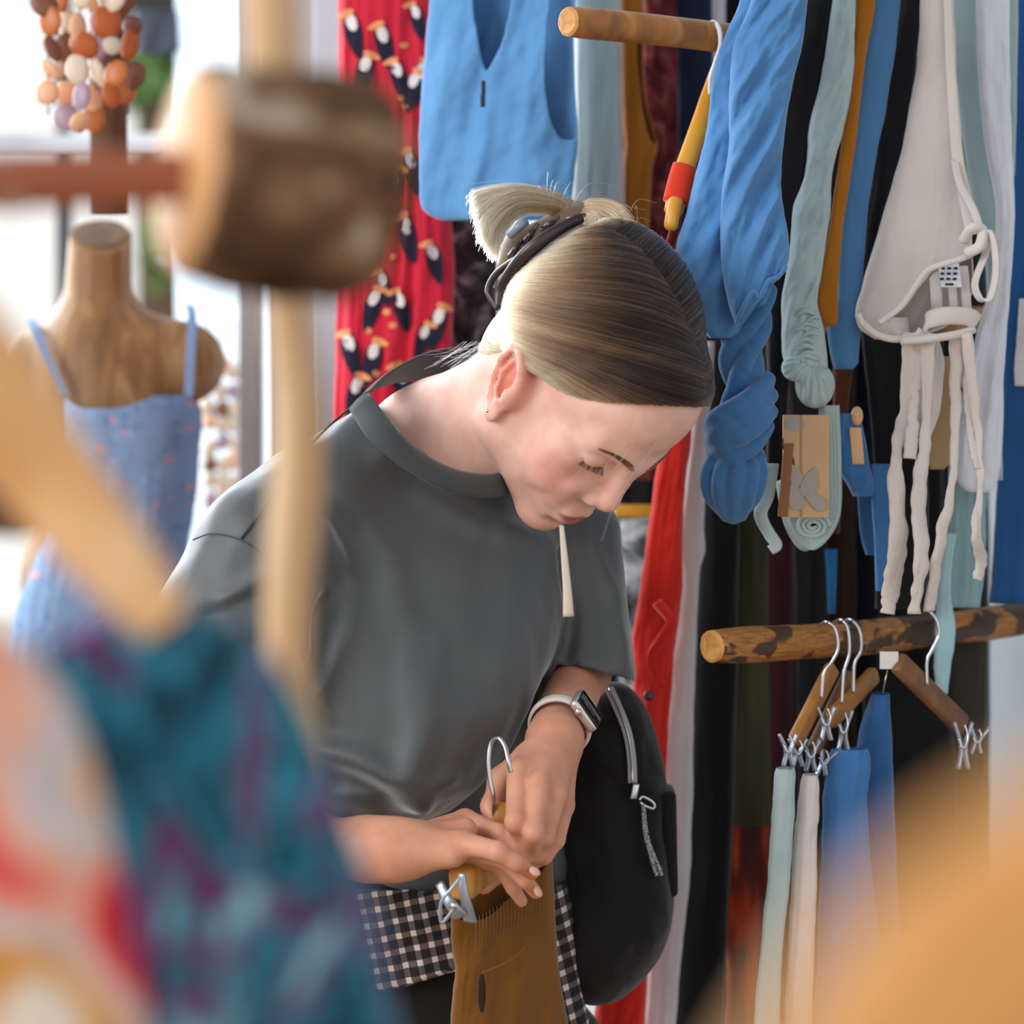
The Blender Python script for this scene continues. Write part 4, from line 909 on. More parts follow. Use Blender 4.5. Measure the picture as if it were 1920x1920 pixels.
G('hanging_dress', 'pale sage dress hanging between the blue top and the ochre one', 'dress', (SAGE, .06), [(-60, 1078, 1150), (150, 1083, 1156), (300, 1080, 1160), (400, 1074, 1160), (700, 1070, 1165), (900, 1070, 1165)], 2.90, 9, fold=(14, 4), thick=26)
G('hanging_garment', 'thin pinkish grey garment edge beside the sage dress', 'garment', '#c9bcbe', [(-60, 1140, 1166), (250, 1146, 1168), (450, 1140, 1174), (800, 1138, 1176)], 2.94, 10, nr=50, nc=40, thick=22)
G('sleeveless_blouse', 'ochre top with dark lined armhole behind the bun', 'top', (OCH, .1), [(-60, 1162, 1206), (0, 1162, 1206), (150, 1166, 1207), (230, 1168, 1222), (275, 1170, 1233), (310, 1168, 1224), (440, 1168, 1216), (700, 1166, 1214)], 2.96, 11, fold=(10, 3), thick=24, nr=70, nc=90, cuts=[[(1192, 30), (1240, 30), (1240, 262), (1226, 268), (1208, 245), (1198, 180), (1192, 100)]], solid=.0015)
M_BURG = blotch('burgundy_print', [(.35, '#2a1216'), (.52, '#6f2f33'), (.66, '#9a5a52'), (.78, '#3a1a20')], 45, 4, 1.2, (1, 1, .5))
G('hanging_garment', 'burgundy paisley garment behind the branch rail end', 'garment', '', [(-60, 1206, 1268), (300, 1203, 1272), (440, 1192, 1270), (900, 1188, 1280)], 3.0, 12, mat=M_BURG, fold=(9, 4), nr=60, nc=60)
G('hanging_garment', 'dark navy garment beside the burgundy paisley one', 'garment', '#1e2b45', [(-60, 1262, 1345), (300, 1264, 1350), (800, 1264, 1350)], 3.03, 13, nr=60, nc=50, fold=(12, 4))
G('hanging_garment', 'pale lavender garment edge at the top behind the white hook', 'garment', '#c6c5d4', [(-60, 1335, 1362), (40, 1336, 1360), (300, 1340, 1356)], 2.98, 14, nr=40, nc=40, thick=14, fold=(4, 2))
# --- right part: tops hung from the upper rail
bm = G('gathered_blouse', 'denim blue blouse with gathered shoulder nearest at the rail', 'top', (BLUE, .07, .92, 900, .15, .3), [(-60, 1395, 1520), (0, 1388, 1512), (60, 1362, 1502), (130, 1338, 1492), (180, 1332, 1482), (240, 1326, 1472), (300, 1311, 1466), (400, 1286, 1462), (470, 1268, 1462), (540, 1284, 1446), (590, 1302, 1432), (622, 1318, 1400), (634, 1330, 1372)], 2.53, 20, fold=(22, 2.0), wr=(10, 2.2), ridge=False, thick=34, nr=130, nc=130, diag=.5, drift=.9)
slv = [(-60, 1425, 1520), (20, 1400, 1512), (100, 1372, 1500), (180, 1366, 1480), (260, 1368, 1470), (330, 1358, 1464), (410, 1350, 398, 1470), (470, 1351, 440, 1477), (520, 1356, 462, 1480), (565, 1366, 480, 1479), (612, 1380, 505, 1472)]
Vs, Fs_, uvs, fcs, pcs = loft(slv, 2.500, thick=26, fold=(24, 2.2), wr=(10, 2.4), nr=110, nc=110, seed=21, diag=.9, drift=1.0); mk('sleeve', Vs, Fs_, bm.data.materials[0], bm, uv=uvs)
for k_, (dx, dy) in enumerate(((0, 0),)):
    cuffp = crspline([P(x+dx, y+dy, Y) for x, y, Y in ((1382, 606, 2.49), (1396, 572, 2.478), (1412, 548, 2.476), (1424, 556, 2.478), (1440, 528, 2.478), (1458, 520, 2.482), (1474, 500, 2.49))], 40)
    mk('cuff', *tube(cuffp, PX(5), 10, flat=.7), bm.data.materials[0], bm)
kb = SDF(P(1270, 1000, 2.46), P(1490, 530, 2.60), .0022); dn = np.linspace(0, 1, 26)
for k_ in range(4):
    a_ = dn*5.2+k_*math.pi/2; cx = np.interp(dn, [0, .5, .8, 1], [1418, 1388, 1396, 1392]); w_ = np.interp(dn, [0, .3, .75, 1], [26, 32, 22, 34])
    kb.chain([P(cx[i]+w_[i]*math.cos(a_[i]), 545+235*dn[i], 2.535-.011*math.sin(a_[i])) for i in range(26)], [PX(np.interp(dn[i], [0, .6, 1], [14, 18, 14])) for i in range(26)], .0010)
def kband(pts, r, dep):
    pts = crspline([(x, y, d) for (x, y), d in zip(pts, dep)], 16); kb.chain([P(x, y, d) for x, y, d in pts], [PX(r)*math.sin(.6+1.94*i/15)**.4 for i in range(16)], .0010)
kband([(1440, 712), (1400, 752), (1345, 785), (1332, 810)], 20, (2.53, 2.512, 2.512, 2.535)); kband([(1446, 742), (1404, 778), (1350, 806), (1334, 832)], 19, (2.53, 2.510, 2.510, 2.535)); kband([(1446, 772), (1410, 806), (1360, 830), (1338, 850)], 18, (2.53, 2.512, 2.514, 2.535)); kband([(1440, 800), (1410, 838), (1370, 856), (1345, 868)], 17, (2.535, 2.52, 2.52, 2.54))
for (x0, x1, x2, x3, y3, d0) in ((1345, 1328, 1332, 1352, 955, 0), (1366, 1352, 1350, 1362, 968, -.010), (1388, 1382, 1378, 1376, 972, -.014), (1408, 1408, 1402, 1390, 966, -.010), (1422, 1424, 1416, 1400, 950, 0), (1388, 1395, 1395, 1384, 960, .014), (1360, 1350, 1350, 1366, 955, .014)):
    kband([(x0, 850), (x1, 888), (x2, 925), (x3, y3)], 16, (2.535, 2.53+d0, 2.53+d0, 2.535))
kv, kf = kb.mesh(2); kv = kv+np.array([0, -1, 0])*(.0016*fbm(kv[:, 0]*60+kv[:, 2]*40, kv[:, 1]*40, kv[:, 2]*60, 3))[:, None]
tag(mk('knotted_sleeve', kv, kf, cloth('#3f70a4', .08, .92, 900, .15, .3)), 'denim blue sleeve twisted and tied in a loose knot below the blouse', 'sleeve')
G('hanging_blouse', 'long black top right behind the gathered blue blouse', 'top', BLK, [(-60, 1497, 1578), (0, 1488, 1568), (200, 1456, 1545), (400, 1450, 1516), (600, 1436, 1490), (780, 1440, 1478), (1000, 1430, 1480)], 2.60, 23, fold=(9, 3), nr=80, nc=60, thick=20)
sg = G('ruched_blouse', 'pale sage blouse with crumpled ruched sleeve', 'top', (SAGE, .06, .9, 900, .15, .3), [(-60, 1568, 1606), (0, 1562, 1604), (80, 1550, 1602), (160, 1536, 1598), (240, 1516, 1582), (290, 1513, 1568), (340, 1505, 1558), (390, 1488, 1558), (440, 1483, 1550), (520, 1472, 1540), (570, 1465, 1532), (620, 1466, 1546), (660, 1466, 1550), (690, 1472, 1552)], 2.585, 24, fold=(11, 2.4), wr=(9, 3.2), thick=24, nr=130, nc=90, diag=.8, drift=.7)
puff = SDF(P(1525, 700, 2.58)-.05, P(1525, 700, 2.58)+.05, .0015); puff.ell(P(1528, 722, 2.585), (.018, .018, .021), None, .004); puff.ell(P(1492, 690, 2.575), (.013, .012, .012), None, .006)
pv, pf = puff.mesh(1); pv = pv+(.0011*np.sin(np.arctan2(pv[:, 0]-pv[:, 0].mean(), pv[:, 2]-pv[:, 2].max())*31+3*noise(pv[:, 0]*60, 0, pv[:, 2]*60))+.0024*fbm(pv[:, 0]*70, pv[:, 1]*40, pv[:, 2]*45, 2))[:, None]*np.array([0, -1, 0]); mk('gathered_puff', pv, pf, cloth(SAGE, .06, .9, 900, .15, .3), sg)
for k_ in range(9):
    y_ = 585+k_*11+RNG.uniform(-4, 4); g_ = RNG.uniform(-9, 9); mk('gather', *tube(crspline([P(1496-k_+g_, y_+9+g_*.6, 2.572), P(1514+g_, y_-2, 2.570), P(1536+g_*.5, y_+6-g_*.8, 2.574)], 10), PX(RNG.uniform(3, 5.5))*np.sin(np.linspace(.3, 2.84, 10)), 8), cloth(SAGE, .06, .9, 900, .15, .3), sg)
G('hanging_strap', 'flat ochre strap end hanging beside the sage blouse', 'strap', (OCH, .1, .92), [(-60, 1608, 1645), (0, 1605, 1642), (120, 1596, 1622), (250, 1581, 1607), (350, 1566, 1592), (450, 1551, 1578), (540, 1531, 1573), (596, 1536, 1571), (612, 1541, 1568)], 2.60, 25, fold=(3, 2), thick=9, nr=80, nc=40)
G('hanging_blouse', 'denim blue sleeve between the ochre strap and a black top', 'top', (BLUE, .06), [(-60, 1640, 1692), (0, 1634, 1688), (150, 1614, 1670), (300, 1594, 1642), (450, 1574, 1622), (560, 1568, 1616), (620, 1552, 1612), (680, 1560, 1610), (692, 1566, 1600)], 2.62, 26, fold=(7, 2), thick=16, nr=80, nc=50)
G('hanging_blouse', 'black top squeezed between blue sleeve and cream halter', 'top', BLK, [(-60, 1685, 1738), (0, 1680, 1732), (200, 1638, 1710), (330, 1632, 1700), (440, 1614, 1680), (560, 1606, 1680), (640, 1616, 1720), (900, 1640, 1740), (1140, 1640, 1740)], 2.67, 27, nr=70, nc=50, thick=16)
CRM = '#d9d0ca'
M_CRM = cloth(CRM, .05, .9, 900, .2, .3); M_CRMC = cloth(CRM, .06, .9, 900, .2, .3, 220)
cr = garment('halter_blouse', 'cream halter top with open bottom hem and hanging ties', 'top', M_CRM, [(-262, 1745, 1765), (-60, 1728, 1782), (0, 1726, 1786), (100, 1722, 1790), (200, 1706, 1796), (300, 1686, 1806), (400, 1656, 1816), (460, 1640, 1822), (540, 1616, 1826), (590, 1604, 1800), (615, 1612, 1770), (636, 1640, 1705)], 2.60, seed=28, fold=(9, 1.6), wr=(3, 1.6), thick=40, nr=170, nc=200, cuts=[[(1652, 600), (1692, 574), (1722, 528), (1742, 505), (1800, 486), (1860, 470), (1860, 660), (1720, 660), (1700, 622), (1676, 612)]], solid=.0016)
hemp = crspline([P(x, y, 2.553) for x, y in ((1648, 606), (1690, 574), (1722, 528), (1744, 504), (1800, 486), (1826, 474))], 40)
mk('hem_band', *tube(hemp, PX(6), 8), M_CRM, cr)
hem2 = crspline([P(x, y, 2.56) for x, y in ((1608, 588), (1618, 606), (1646, 628), (1680, 636), (1716, 630), (1728, 618))], 30); mk('hem_band', *tube(hem2, PX(7), 8), M_CRM, cr)
mk('inner_hem', *ribbon(crspline([P(1738, 618, 2.56), P(1745, 600, 2.555), P(1775, 592, 2.552), P(1815, 594, 2.556), P(1830, 604, 2.56)], 24), PX(34), .002, side=(.3, 0, 1)), M_CRM, cr)
for x0, x1, wd in ((1752, 1758, 22), (1782, 1790, 16), (1806, 1815, 18)): mk('inner_fold', *ribbon([P(x0, 500, 2.585), P((x0+x1)/2, 550, 2.578), P(x1, 600, 2.58)], PX(wd), .0015), M_CRM, cr)
strap = crspline([P(1776, -40, 2.58), P(1782, 120, 2.575), P(1795, 290, 2.57), P(1812, 380, 2.565), P(1826, 440, 2.56)], 40); mk('neck_strap', *ribbon(strap, np.linspace(PX(16), PX(30), 40), .0008), M_CRM, cr)
mk('neck_strap', *ribbon(crspline([P(1790, 300, 2.57), P(1800, 345, 2.56), P(1826, 395, 2.555), P(1838, 430, 2.555)], 24), PX(15), .0012), M_CRM, cr)
mk('tie_knot', *tube(crspline([P(1806, 452, 2.55), P(1822, 428, 2.54), P(1842, 432, 2.542), P(1836, 462, 2.54), P(1812, 474, 2.548)], 24), PX(11), 12, flat=.8), M_CRM, cr)
mk('tie_loop', *ribbon(crspline([P(1838, 440, 2.545), P(1858, 440, 2.54), P(1868, 500, 2.54), P(1858, 555, 2.545), P(1838, 560, 2.548), P(1828, 530, 2.55), P(1846, 480, 2.55), P(1852, 452, 2.55)], 50), PX(17), .001, side=(.55, -.8, 0)), M_CRM, cr)
lbl = box(P(1781, 516, 2.565), P(20, 0, 1)*0+np.array([PX(20), 0, 0]), (0, .0004, 0), (PX(-3), 0, PX(23)), .1); mk('care_label', *lbl, cloth('#dfe6f2', .03), cr, label='small white care label with black print')
tk = []
for j in range(3):
    for i in range(3): tk.append(box(P(1768+i*12-j*1, 503+j*10, 2.5625), (PX(3.6), 0, 0), (0, .0002, 0), (0, 0, PX(2.4)), 0))
tk.append(box(P(1780, 533, 2.5625), (PX(8), 0, 0), (0, .0002, 0), (0, 0, PX(2)), 0)); o = mk('care_symbols', *join(tk), M_BLACK, cr); o['kind'] = 'stuff'
ties = [([(1712, 640), (1700, 760), (1680, 860), (1684, 1000), (1672, 1100), (1664, 1150)], 38, 2.565), ([(1742, 640), (1736, 800), (1722, 940), (1728, 1040), (1714, 1150)], 32, 2.555), ([(1790, 640), (1792, 760), (1786, 900), (1762, 1020), (1742, 1145)], 24, 2.56), ([(1812, 640), (1830, 780), (1838, 900), (1830, 1000), (1840, 1050), (1832, 1086)], 22, 2.55), ([(1800, 640), (1812, 740), (1822, 830), (1836, 880)], 18, 2.56), ([(1730, 640), (1716, 740), (1706, 860)], 26, 2.56)]
for pts, wd, Y in ties:
    pth = crspline([P(x, y-(16 if i == 0 else 0), Y+.012*math.sin(i*1.7)) for i, (x, y) in enumerate(pts)], 90); pth[:, 0] += .0016*noise(np.linspace(0, 14, 90), pts[0][0], 0)
    tw = np.linspace(0, 2.4, 90)+RNG.uniform(0, 1)
    sd = np.stack([np.cos(.5*np.sin(tw*2)), -np.sin(.5*np.sin(tw*2)), 0*tw], 1); mk('tie', *ribbon(pth, PX(wd)*(.85+.2*np.sin(tw*3.3)+.22*noise(np.linspace(0, 22, 90), pts[0][0]*.37, 1.)), .0012, side=sd), M_CRMC, cr)
mk('peplum', *loft([(636, 1700, 1760), (680, 1692, 1770), (760, 1688, 1764), (830, 1686, 1740)], 2.585, thick=14, fold=(12, 6), nr=60, nc=90, seed=31)[:2], M_CRMC, cr)
mk('waist_elastic', *tube(crspline([P(1690, 640, 2.555), P(1735, 636, 2.548), P(1790, 628, 2.552), P(1826, 618, 2.56)], 20), PX(8), 10), M_CRM, cr)
M_TAN = cloth('#a98f6c', .1, .8)
G('paper_tag', 'brown paper swing tag half hidden among the cream ties', 'tag', '', [(668, 1756, 1790), (760, 1752, 1790), (860, 1742, 1786), (880, 1744, 1770)], 2.62, 32, mat=M_TAN, fold=(1, 1), wr=(.5, 1), thick=3, nr=20, nc=24)
G('hanging_blouse', 'pale sage top behind the cream halter', 'top', (SAGE, .06), [(-60, 1790, 1838), (0, 1785, 1834), (200, 1798, 1852), (400, 1826, 1872), (520, 1850, 1884), (660, 1850, 1882), (900, 1840, 1880)], 2.675, 33, nr=70, nc=44, thick=14, fold=(7, 3))
M_WHC = cloth('#dfe4f0', .04, .9, 900, .2, .3, 160)
G('crinkled_blouse', 'white crinkled cotton top hanging at the right', 'top', '', [(-60, 1835, 1892), (0, 1830, 1892), (150, 1834, 1894), (300, 1852, 1898), (400, 1868, 1902), (500, 1862, 1896), (640, 1828, 1886), (760, 1800, 1880), (860, 1788, 1878), (905, 1796, 1868), (922, 1812, 1856)], 2.645, 34, mat=M_WHC, fold=(10, 3), wr=(5, 4), nr=120, nc=90, thick=22)
G('hanging_blouse', 'sage sleeve peeking out behind the white crinkled top', 'top', (SAGE, .06), [(-60, 1882, 1912), (0, 1882, 1910), (200, 1886, 1906), (330, 1890, 1902)], 2.70, 35, nr=50, nc=36, thick=10, fold=(5, 2))
G('hanging_dress', 'deep blue dress at the right edge behind the white top', 'dress', '#265a94', [(-60, 1898, 1990), (0, 1898, 1995), (300, 1890, 2000), (600, 1878, 2000), (835, 1872, 2000), (1000, 1864, 2000), (1130, 1856, 1990)], 2.75, 36, nr=80, nc=60, fold=(14, 2.5))
G('hanging_blouse', 'small pale garment corner at the far right edge of the rail', 'top', '#d9d3d3', [(560, 1912, 1990), (640, 1906, 1990), (700, 1902, 1990), (724, 1903, 1990)], 2.70, 37, nr=30, nc=36, thick=12)
G('ribbed_blouse', 'ribbed teal grey hem hanging under the white top', 'top', '#7f9fa4', [(760, 1778, 1852), (920, 1780, 1850), (1040, 1776, 1848), (1138, 1772, 1838)], 2.71, 38, mat=cloth('#8db0b6', .06, .9, 900, .2, .3, 260), fold=(7, 5), nr=50, nc=80, thick=16)
G('ribbed_blouse', 'light aqua ruffled edge beside the ribbed hem', 'top', '#a9d0da', [(1000, 1762, 1792), (1100, 1756, 1784), (1180, 1756, 1790), (1250, 1752, 1782), (1300, 1756, 1776)], 2.70, 39, fold=(6, 5), nr=50, nc=40, thick=10, edge=2.5)
# --- rolled sage scarf behind a carton, blue scraps
ro = thing('rolled_scarf', 'sage jersey scarf rolled into a spiral around the paper carton', 'scarf', P(1510, 980, 2.56)); M_SG = cloth(SAGE, .06, .9, 900, .15, .3)
for i, s_ in enumerate((1.0, .88, .76, .64)):
    mk('loop', *ribbon(crspline([P(1515+48*s_, 760, 2.585), P(1515+52*s_, 880, 2.585), P(1516+46*s_, 975, 2.58), P(1518, 985+42*s_, 2.575), P(1516-34*s_, 985, 2.58), P(1516-52*s_, 900, 2.585)], 50), PX(26), .0022, side=(.5, -.85, .1)), M_SG, ro)
an = np.linspace(0, 6*math.pi, 90); mk('spiral', *tube(np.array([P(1524+(4+1.55*t)*math.cos(t)*.95, 986+(4+1.55*t)*math.sin(t)*.75, 2.568) for t in an]), PX(4.2), 8), M_SG, ro)
mk('tail', *ribbon(crspline([P(1446, 870, 2.57), P(1438, 930, 2.562), P(1426, 965, 2.555), P(1442, 1000, 2.56), P(1456, 1022, 2.555), P(1444, 1032, 2.555)], 40), np.linspace(PX(30), PX(20), 40), .0012, side=(.9, -.4, 0)), M_SG, ro)
ct = thing('paper_carton', 'tan paper carton printed with grey leaves among the hanging tops', 'package', P(1510, 975, 2.555)); M_KRAFT = plain('kraft_paper', '#c9a57e', .8); M_LEAFP = plain('printed_leaf_dark', '#4b4744', .8); M_LEAFG = plain('printed_leaf_grey', '#a49c97', .8)
mk('sleeve', *box(P(1511, 874, 2.555), (PX(44), 0, 0), (0, .004, 0), (0, 0, PX(98)), .06), M_KRAFT, ct)
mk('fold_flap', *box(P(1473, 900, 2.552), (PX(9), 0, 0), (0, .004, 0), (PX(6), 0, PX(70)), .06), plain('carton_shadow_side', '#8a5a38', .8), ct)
mk('edge', *box(P(1502, 874, 2.5520), (PX(2.5), 0, 0), (0, .0012, 0), (0, 0, PX(98)), .1), plain('carton_crease', '#a98562', .8), ct)
def flatpatch(name, polys, Y, mat, par):
    pl = []
    for p_ in polys:
        p_ = np.array(p_); n_ = len(p_); a_ = np.array([P(x, y, Y) for x, y in p_]); b2 = np.array([P(x, y, Y+.0012) for x, y in p_])
        pl.append((np.vstack([a_, b2]), [list(range(n_))[::-1]]+[[j, (j+1) % n_, n_+(j+1) % n_, n_+j] for j in range(n_)]))
    o = mk(name, *join(pl), mat, par, smooth=False); return o
for i, e in enumerate((ellpoly(1487, 822, 30, 17, 1.9, egg=.4), ellpoly(1490, 795, 20, 15, .2), ellpoly(1480, 860, 20, 8, 1.2))): flatpatch('printed_leaf', [e], 2.5515-.0004*i, M_LEAFP if i != 1 else M_LEAFG, ct)
for i, e in enumerate((ellpoly(1488, 888, 26, 12, 1.1, egg=.5), ellpoly(1492, 930, 28, 14, 1.4, egg=.4), ellpoly(1520, 905, 30, 15, 1.9, egg=.4), ellpoly(1530, 940, 24, 12, .6, egg=.4))): flatpatch('printed_leaf', [e], 2.5505-.0004*i, M_LEAFG, ct)
B2 = ('#3f73aa', .08, .92, 900, .15, .3)
G('hanging_sleeve', 'small blue looped sleeve right of the paper carton', 'sleeve', B2, [(775, 1562, 1610), (820, 1562, 1622), (870, 1568, 1630), (910, 1590, 1640), (930, 1600, 1636)], 2.60, 51, fold=(12, 3), nr=60, nc=60, thick=18, diag=.8)
G('hanging_sleeve', 'narrow blue strip hanging left of the cream ties', 'sleeve', B2, [(870, 1632, 1668), (950, 1634, 1670), (1030, 1640, 1668), (1108, 1642, 1676)], 2.60, 52, fold=(6, 3), nr=50, nc=44, thick=10)
G('hanging_sleeve', 'dull blue crumpled cuff below the looped sleeve', 'sleeve', '#325d8d', [(900, 1606, 1640), (1000, 1612, 1648), (1040, 1622, 1650)], 2.64, 53, fold=(8, 3), nr=40, nc=40, thick=12)
G('hanging_garment', 'bright azure scrap low in the rack', 'garment', '#1f78b4', [(1030, 1546, 1570), (1080, 1550, 1568), (1150, 1552, 1566)], 2.80, 54, nr=30, nc=30, thick=8)
G('hanging_garment', 'brown lining strip under the blue sleeve end', 'garment', '#5a3018', [(680, 1560, 1600), (760, 1562, 1590), (1000, 1540, 1575)], 2.66, 55, nr=40, nc=36, thick=10)
pg = thing('wooden_peg', 'small pale wooden peg between the blue sleeves', 'peg', P(1603, 870, 2.59)); M_PALEW = wood('pale_wood', '#c69a68', '#d9b284', '#e6c79c', 30)
mk('head', *ball(P(1607, 780, 2.59), (PX(12), PX(10), PX(19)), 14, 10), M_PALEW, pg); mk('body', *box(P(1606, 836, 2.59), (PX(12), 0, 0), (0, .003, 0), (PX(-3), 0, PX(36)), .2), M_PALEW, pg)
mk('tag_string', *tube([P(1748, -20, 2.55), P(1762, 400, 2.545)], .0004, 5), M_TAN, cr) if False else None
# --- lower long clothes behind the bag
rs = G('button_dress', 'bright red button front dress hanging behind the backpack', 'dress', ('#dc2a1c', .1, .8, 700, .12, .3), [(640, 1250, 1300), (820, 1236, 1296), (900, 1228, 1286), (1000, 1214, 1280), (1100, 1200, 1280), (1200, 1186, 1268), (1300, 1188, 1258), (1400, 1192, 1252), (1600, 1175, 1242), (1800, 1130, 1216), (1990, 1100, 1208)], 2.76, 60, fold=(13, 3.2), wr=(5, 2.5), nr=130, nc=80, diag=.2)
mk('button', *ball(P(1217, 1305, 2.715), (PX(12), .003, PX(12)), 16, 8), plain('dark_button', '#6b3340', .3), rs, label='dark round button')
mk('tie_bow', *ribbon(crspline([P(1232, 1130, 2.725), P(1258, 1165, 2.715), P(1240, 1200, 2.715), P(1222, 1235, 2.72), P(1240, 1290, 2.72)], 30), PX(20), .002), rs.data.materials[0], rs)
G('hanging_trousers', 'long off-white trousers hanging between red dress and black trousers', 'trousers', ('#d8d4d6', .05), [(640, 1305, 1340), (760, 1300, 1332), (860, 1290, 1324), (1000, 1274, 1320), (1030, 1268, 1322), (1070, 1278, 1312), (1200, 1262, 1306), (1400, 1244, 1300), (1600, 1238, 1296), (1800, 1214, 1276), (1990, 1202, 1262)], 2.79, 61, fold=(8, 2.4), nr=100, nc=60, thick=18)
G('hanging_trousers', 'long black trousers between the white pair and the ochre garment', 'trousers', '#121214', [(640, 1320, 1390), (900, 1318, 1388), (1200, 1302, 1384), (1600, 1284, 1372), (1990, 1250, 1352)], 2.83, 62, fold=(9, 2.5), nr=60, nc=50)
oc = G('hanging_garment', 'golden ochre garment with a dark round emblem', 'garment', ('#b97d1c', .1), [(640, 1372, 1420), (960, 1368, 1412), (1060, 1370, 1424), (1190, 1374, 1430), (1500, 1376, 1440), (1990, 1370, 1460)], 2.87, 63, fold=(5, 2), nr=60, nc=50, thick=20)
an = np.linspace(0, 2*math.pi, 40); mk('emblem_ring', *tube(np.array([P(1382+18*math.cos(t), 1085+34*math.sin(t), 2.862-.004*math.cos(t)*0-.014) for t in an]), PX(3), 8, cap=False), M_BLACK, oc, label='dark brown ring emblem'); mk('emblem_mark', *tube([P(1376, 1070, 2.846), P(1388, 1084, 2.846), P(1378, 1100, 2.846)], PX(3.5), 8), M_BLACK, oc)
G('hanging_garment', 'dark burgundy garment beside the golden ochre one', 'garment', '#3a1620', [(640, 1420, 1480), (1000, 1418, 1490), (1500, 1420, 1500), (1990, 1430, 1500)], 2.92, 64, nr=50, nc=44)
def twotone():
    m, n, l, b = newmat('olive_and_flame'); uv = n.new('ShaderNodeUVMap'); sp_ = n.new('ShaderNodeSeparateXYZ'); l.new(uv.outputs[0], sp_.inputs[0])
    tc = n.new('ShaderNodeTexCoord'); mp = n.new('ShaderNodeMapping'); mp.inputs['Scale'].default_value = (1, 1, .2); l.new(tc.outputs['Object'], mp.inputs['Vector']); ns = n.new('ShaderNodeTexNoise'); ns.inputs['Scale'].default_value = 40; l.new(mp.outputs['Vector'], ns.inputs['Vector'])
    fl = ramp(n, [(.30, '#2a1512'), (.45, '#5c1f16'), (.58, '#b8401a'), (.72, '#e26a20')]); l.new(ns.outputs['Fac'], fl.inputs['Fac']); ol = ramp(n, [(.3, '#2c2f1e'), (.7, '#4a4c30')]); l.new(ns.outputs['Fac'], ol.inputs['Fac'])
    gt = n.new('ShaderNodeMath'); gt.operation = 'GREATER_THAN'; gt.inputs[1].default_value = 15.45; l.new(sp_.outputs[1], gt.inputs[0]); l.new(mixc(n, l, gt.outputs[0], ol.outputs['Color'], fl.outputs['Color']), b.inputs['Base Color']); b.inputs['Roughness'].default_value = .9; return m
G('hanging_dress', 'olive dress with flame red and orange lower part', 'dress', '', [(640, 1370, 1440), (1180, 1362, 1442), (1400, 1356, 1444), (1545, 1350, 1446), (1700, 1354, 1440), (1850, 1364, 1424), (1990, 1352, 1430)], 2.85, 65, mat=twotone(), fold=(9, 3), nr=80, nc=60, thick=22)
G('hanging_trousers', 'black cloth filling the hollow at the back under the branch rail', 'trousers', '#101012', [(1260, 1620, 1760), (1400, 1618, 1790), (1700, 1600, 1800), (1990, 1590, 1810)], 2.78, 66, fold=(10, 2), nr=50, nc=50)  # black cloth put where the rack has a black hollow
G('hanging_dress', 'dark khaki dress behind the fourth hook', 'dress', '#35332a', [(1150, 1770, 1850), (1500, 1760, 1850), (1990, 1750, 1850)], 2.80, 67, nr=50, nc=44)
# --- clip hangers on the branch rail
M_HANG = wood('hanger_wood', '#8a5a24', '#a8702f', '#bd8744', 26, (1, 1, .4), .45)
M_OLDH = wood('dark_hanger_wood', '#5e3c20', '#7b5230', '#8e6238', 30, (1, 1, .4), .5)
def clip(par, x, y, Y, h=58, lean=0.):
    """spring clip: two jaws, two prongs and a pivot"""
    c = thing('clip', None, None, P(x, y, Y)-np.array(wloc(par))); c.parent = par
    for s in (-1, 1):
        a = P(x+s*17+lean, y-h*.55, Y-.006*s); m_ = P(x+s*4, y, Y-.004*s); e = P(x+s*9-lean*.4, y+h*.5, Y-.004*s)
        mk('jaw', *ribbon(crspline([a, m_, e], 14), np.linspace(PX(11), PX(15), 14), .0008, side=(.35, -.9, 0)), M_CHROME, c)
    mk('spring_wire', *tube(crspline([P(x-8, y-h*.2, Y-.008), P(x, y+3, Y-.010), P(x+9, y-h*.2, Y-.008), P(x+3, y-h*.5, Y-.006)], 16), PX(2.4), 7), M_METAL, c)
    mk('pivot', *tube([P(x-7, y, Y-.008), P(x+7, y, Y-.008)], PX(3.4), 10), M_METAL, c)
    return c
def hanger(label, hook, arm, Y, wid, mat, clips, group='clip hangers on the branch rail', dy=.0):
    h = thing('clip_hanger', label, 'hanger', P(*hook[-1], Y), group)
    mk('hook', *tube(crspline([P(x, y, Y-.012+.024*max(0, 1-i/1.2)) for i, (x, y) in enumerate(hook)], 50), PX(3.6), 9), M_METAL, h)
    (x1, y1), (x2, y2) = arm; a, b = P(x1, y1, Y+dy), P(x2, y2, Y-dy); d = (b-a); L_ = np.linalg.norm(d); d /= L_; up = np.array([0, 0, 1.]); up -= d*up.dot(d); up /= np.linalg.norm(up); sd = np.cross(d, up)
    mk('bar', *box((a+b)/2, d*L_/2, up*PX(wid/2), sd*.0055, .35), mat, h)
    for c in clips: clip(h, *c)
    return h
hanger('wooden clip hanger at left on the branch rail, holding sage trousers', [(1537, 1172), (1550, 1166), (1566, 1180), (1571, 1215), (1560, 1240), (1545, 1262), (1540, 1310)], [(1562, 1250), (1490, 1392)], 2.60, 34, M_HANG, [(1478, 1408, 2.565), (1496, 1412, 2.585, 50)], dy=.02)
hanger('wooden clip hanger in the middle of three hooks, holding white trousers', [(1563, 1168), (1578, 1162), (1590, 1182), (1592, 1225), (1582, 1262), (1578, 1320)], [(1594, 1262), (1524, 1408)], 2.615, 30, M_OLDH, [(1520, 1418, 2.58, 56), (1545, 1430, 2.60, 48, 14)], dy=.02)
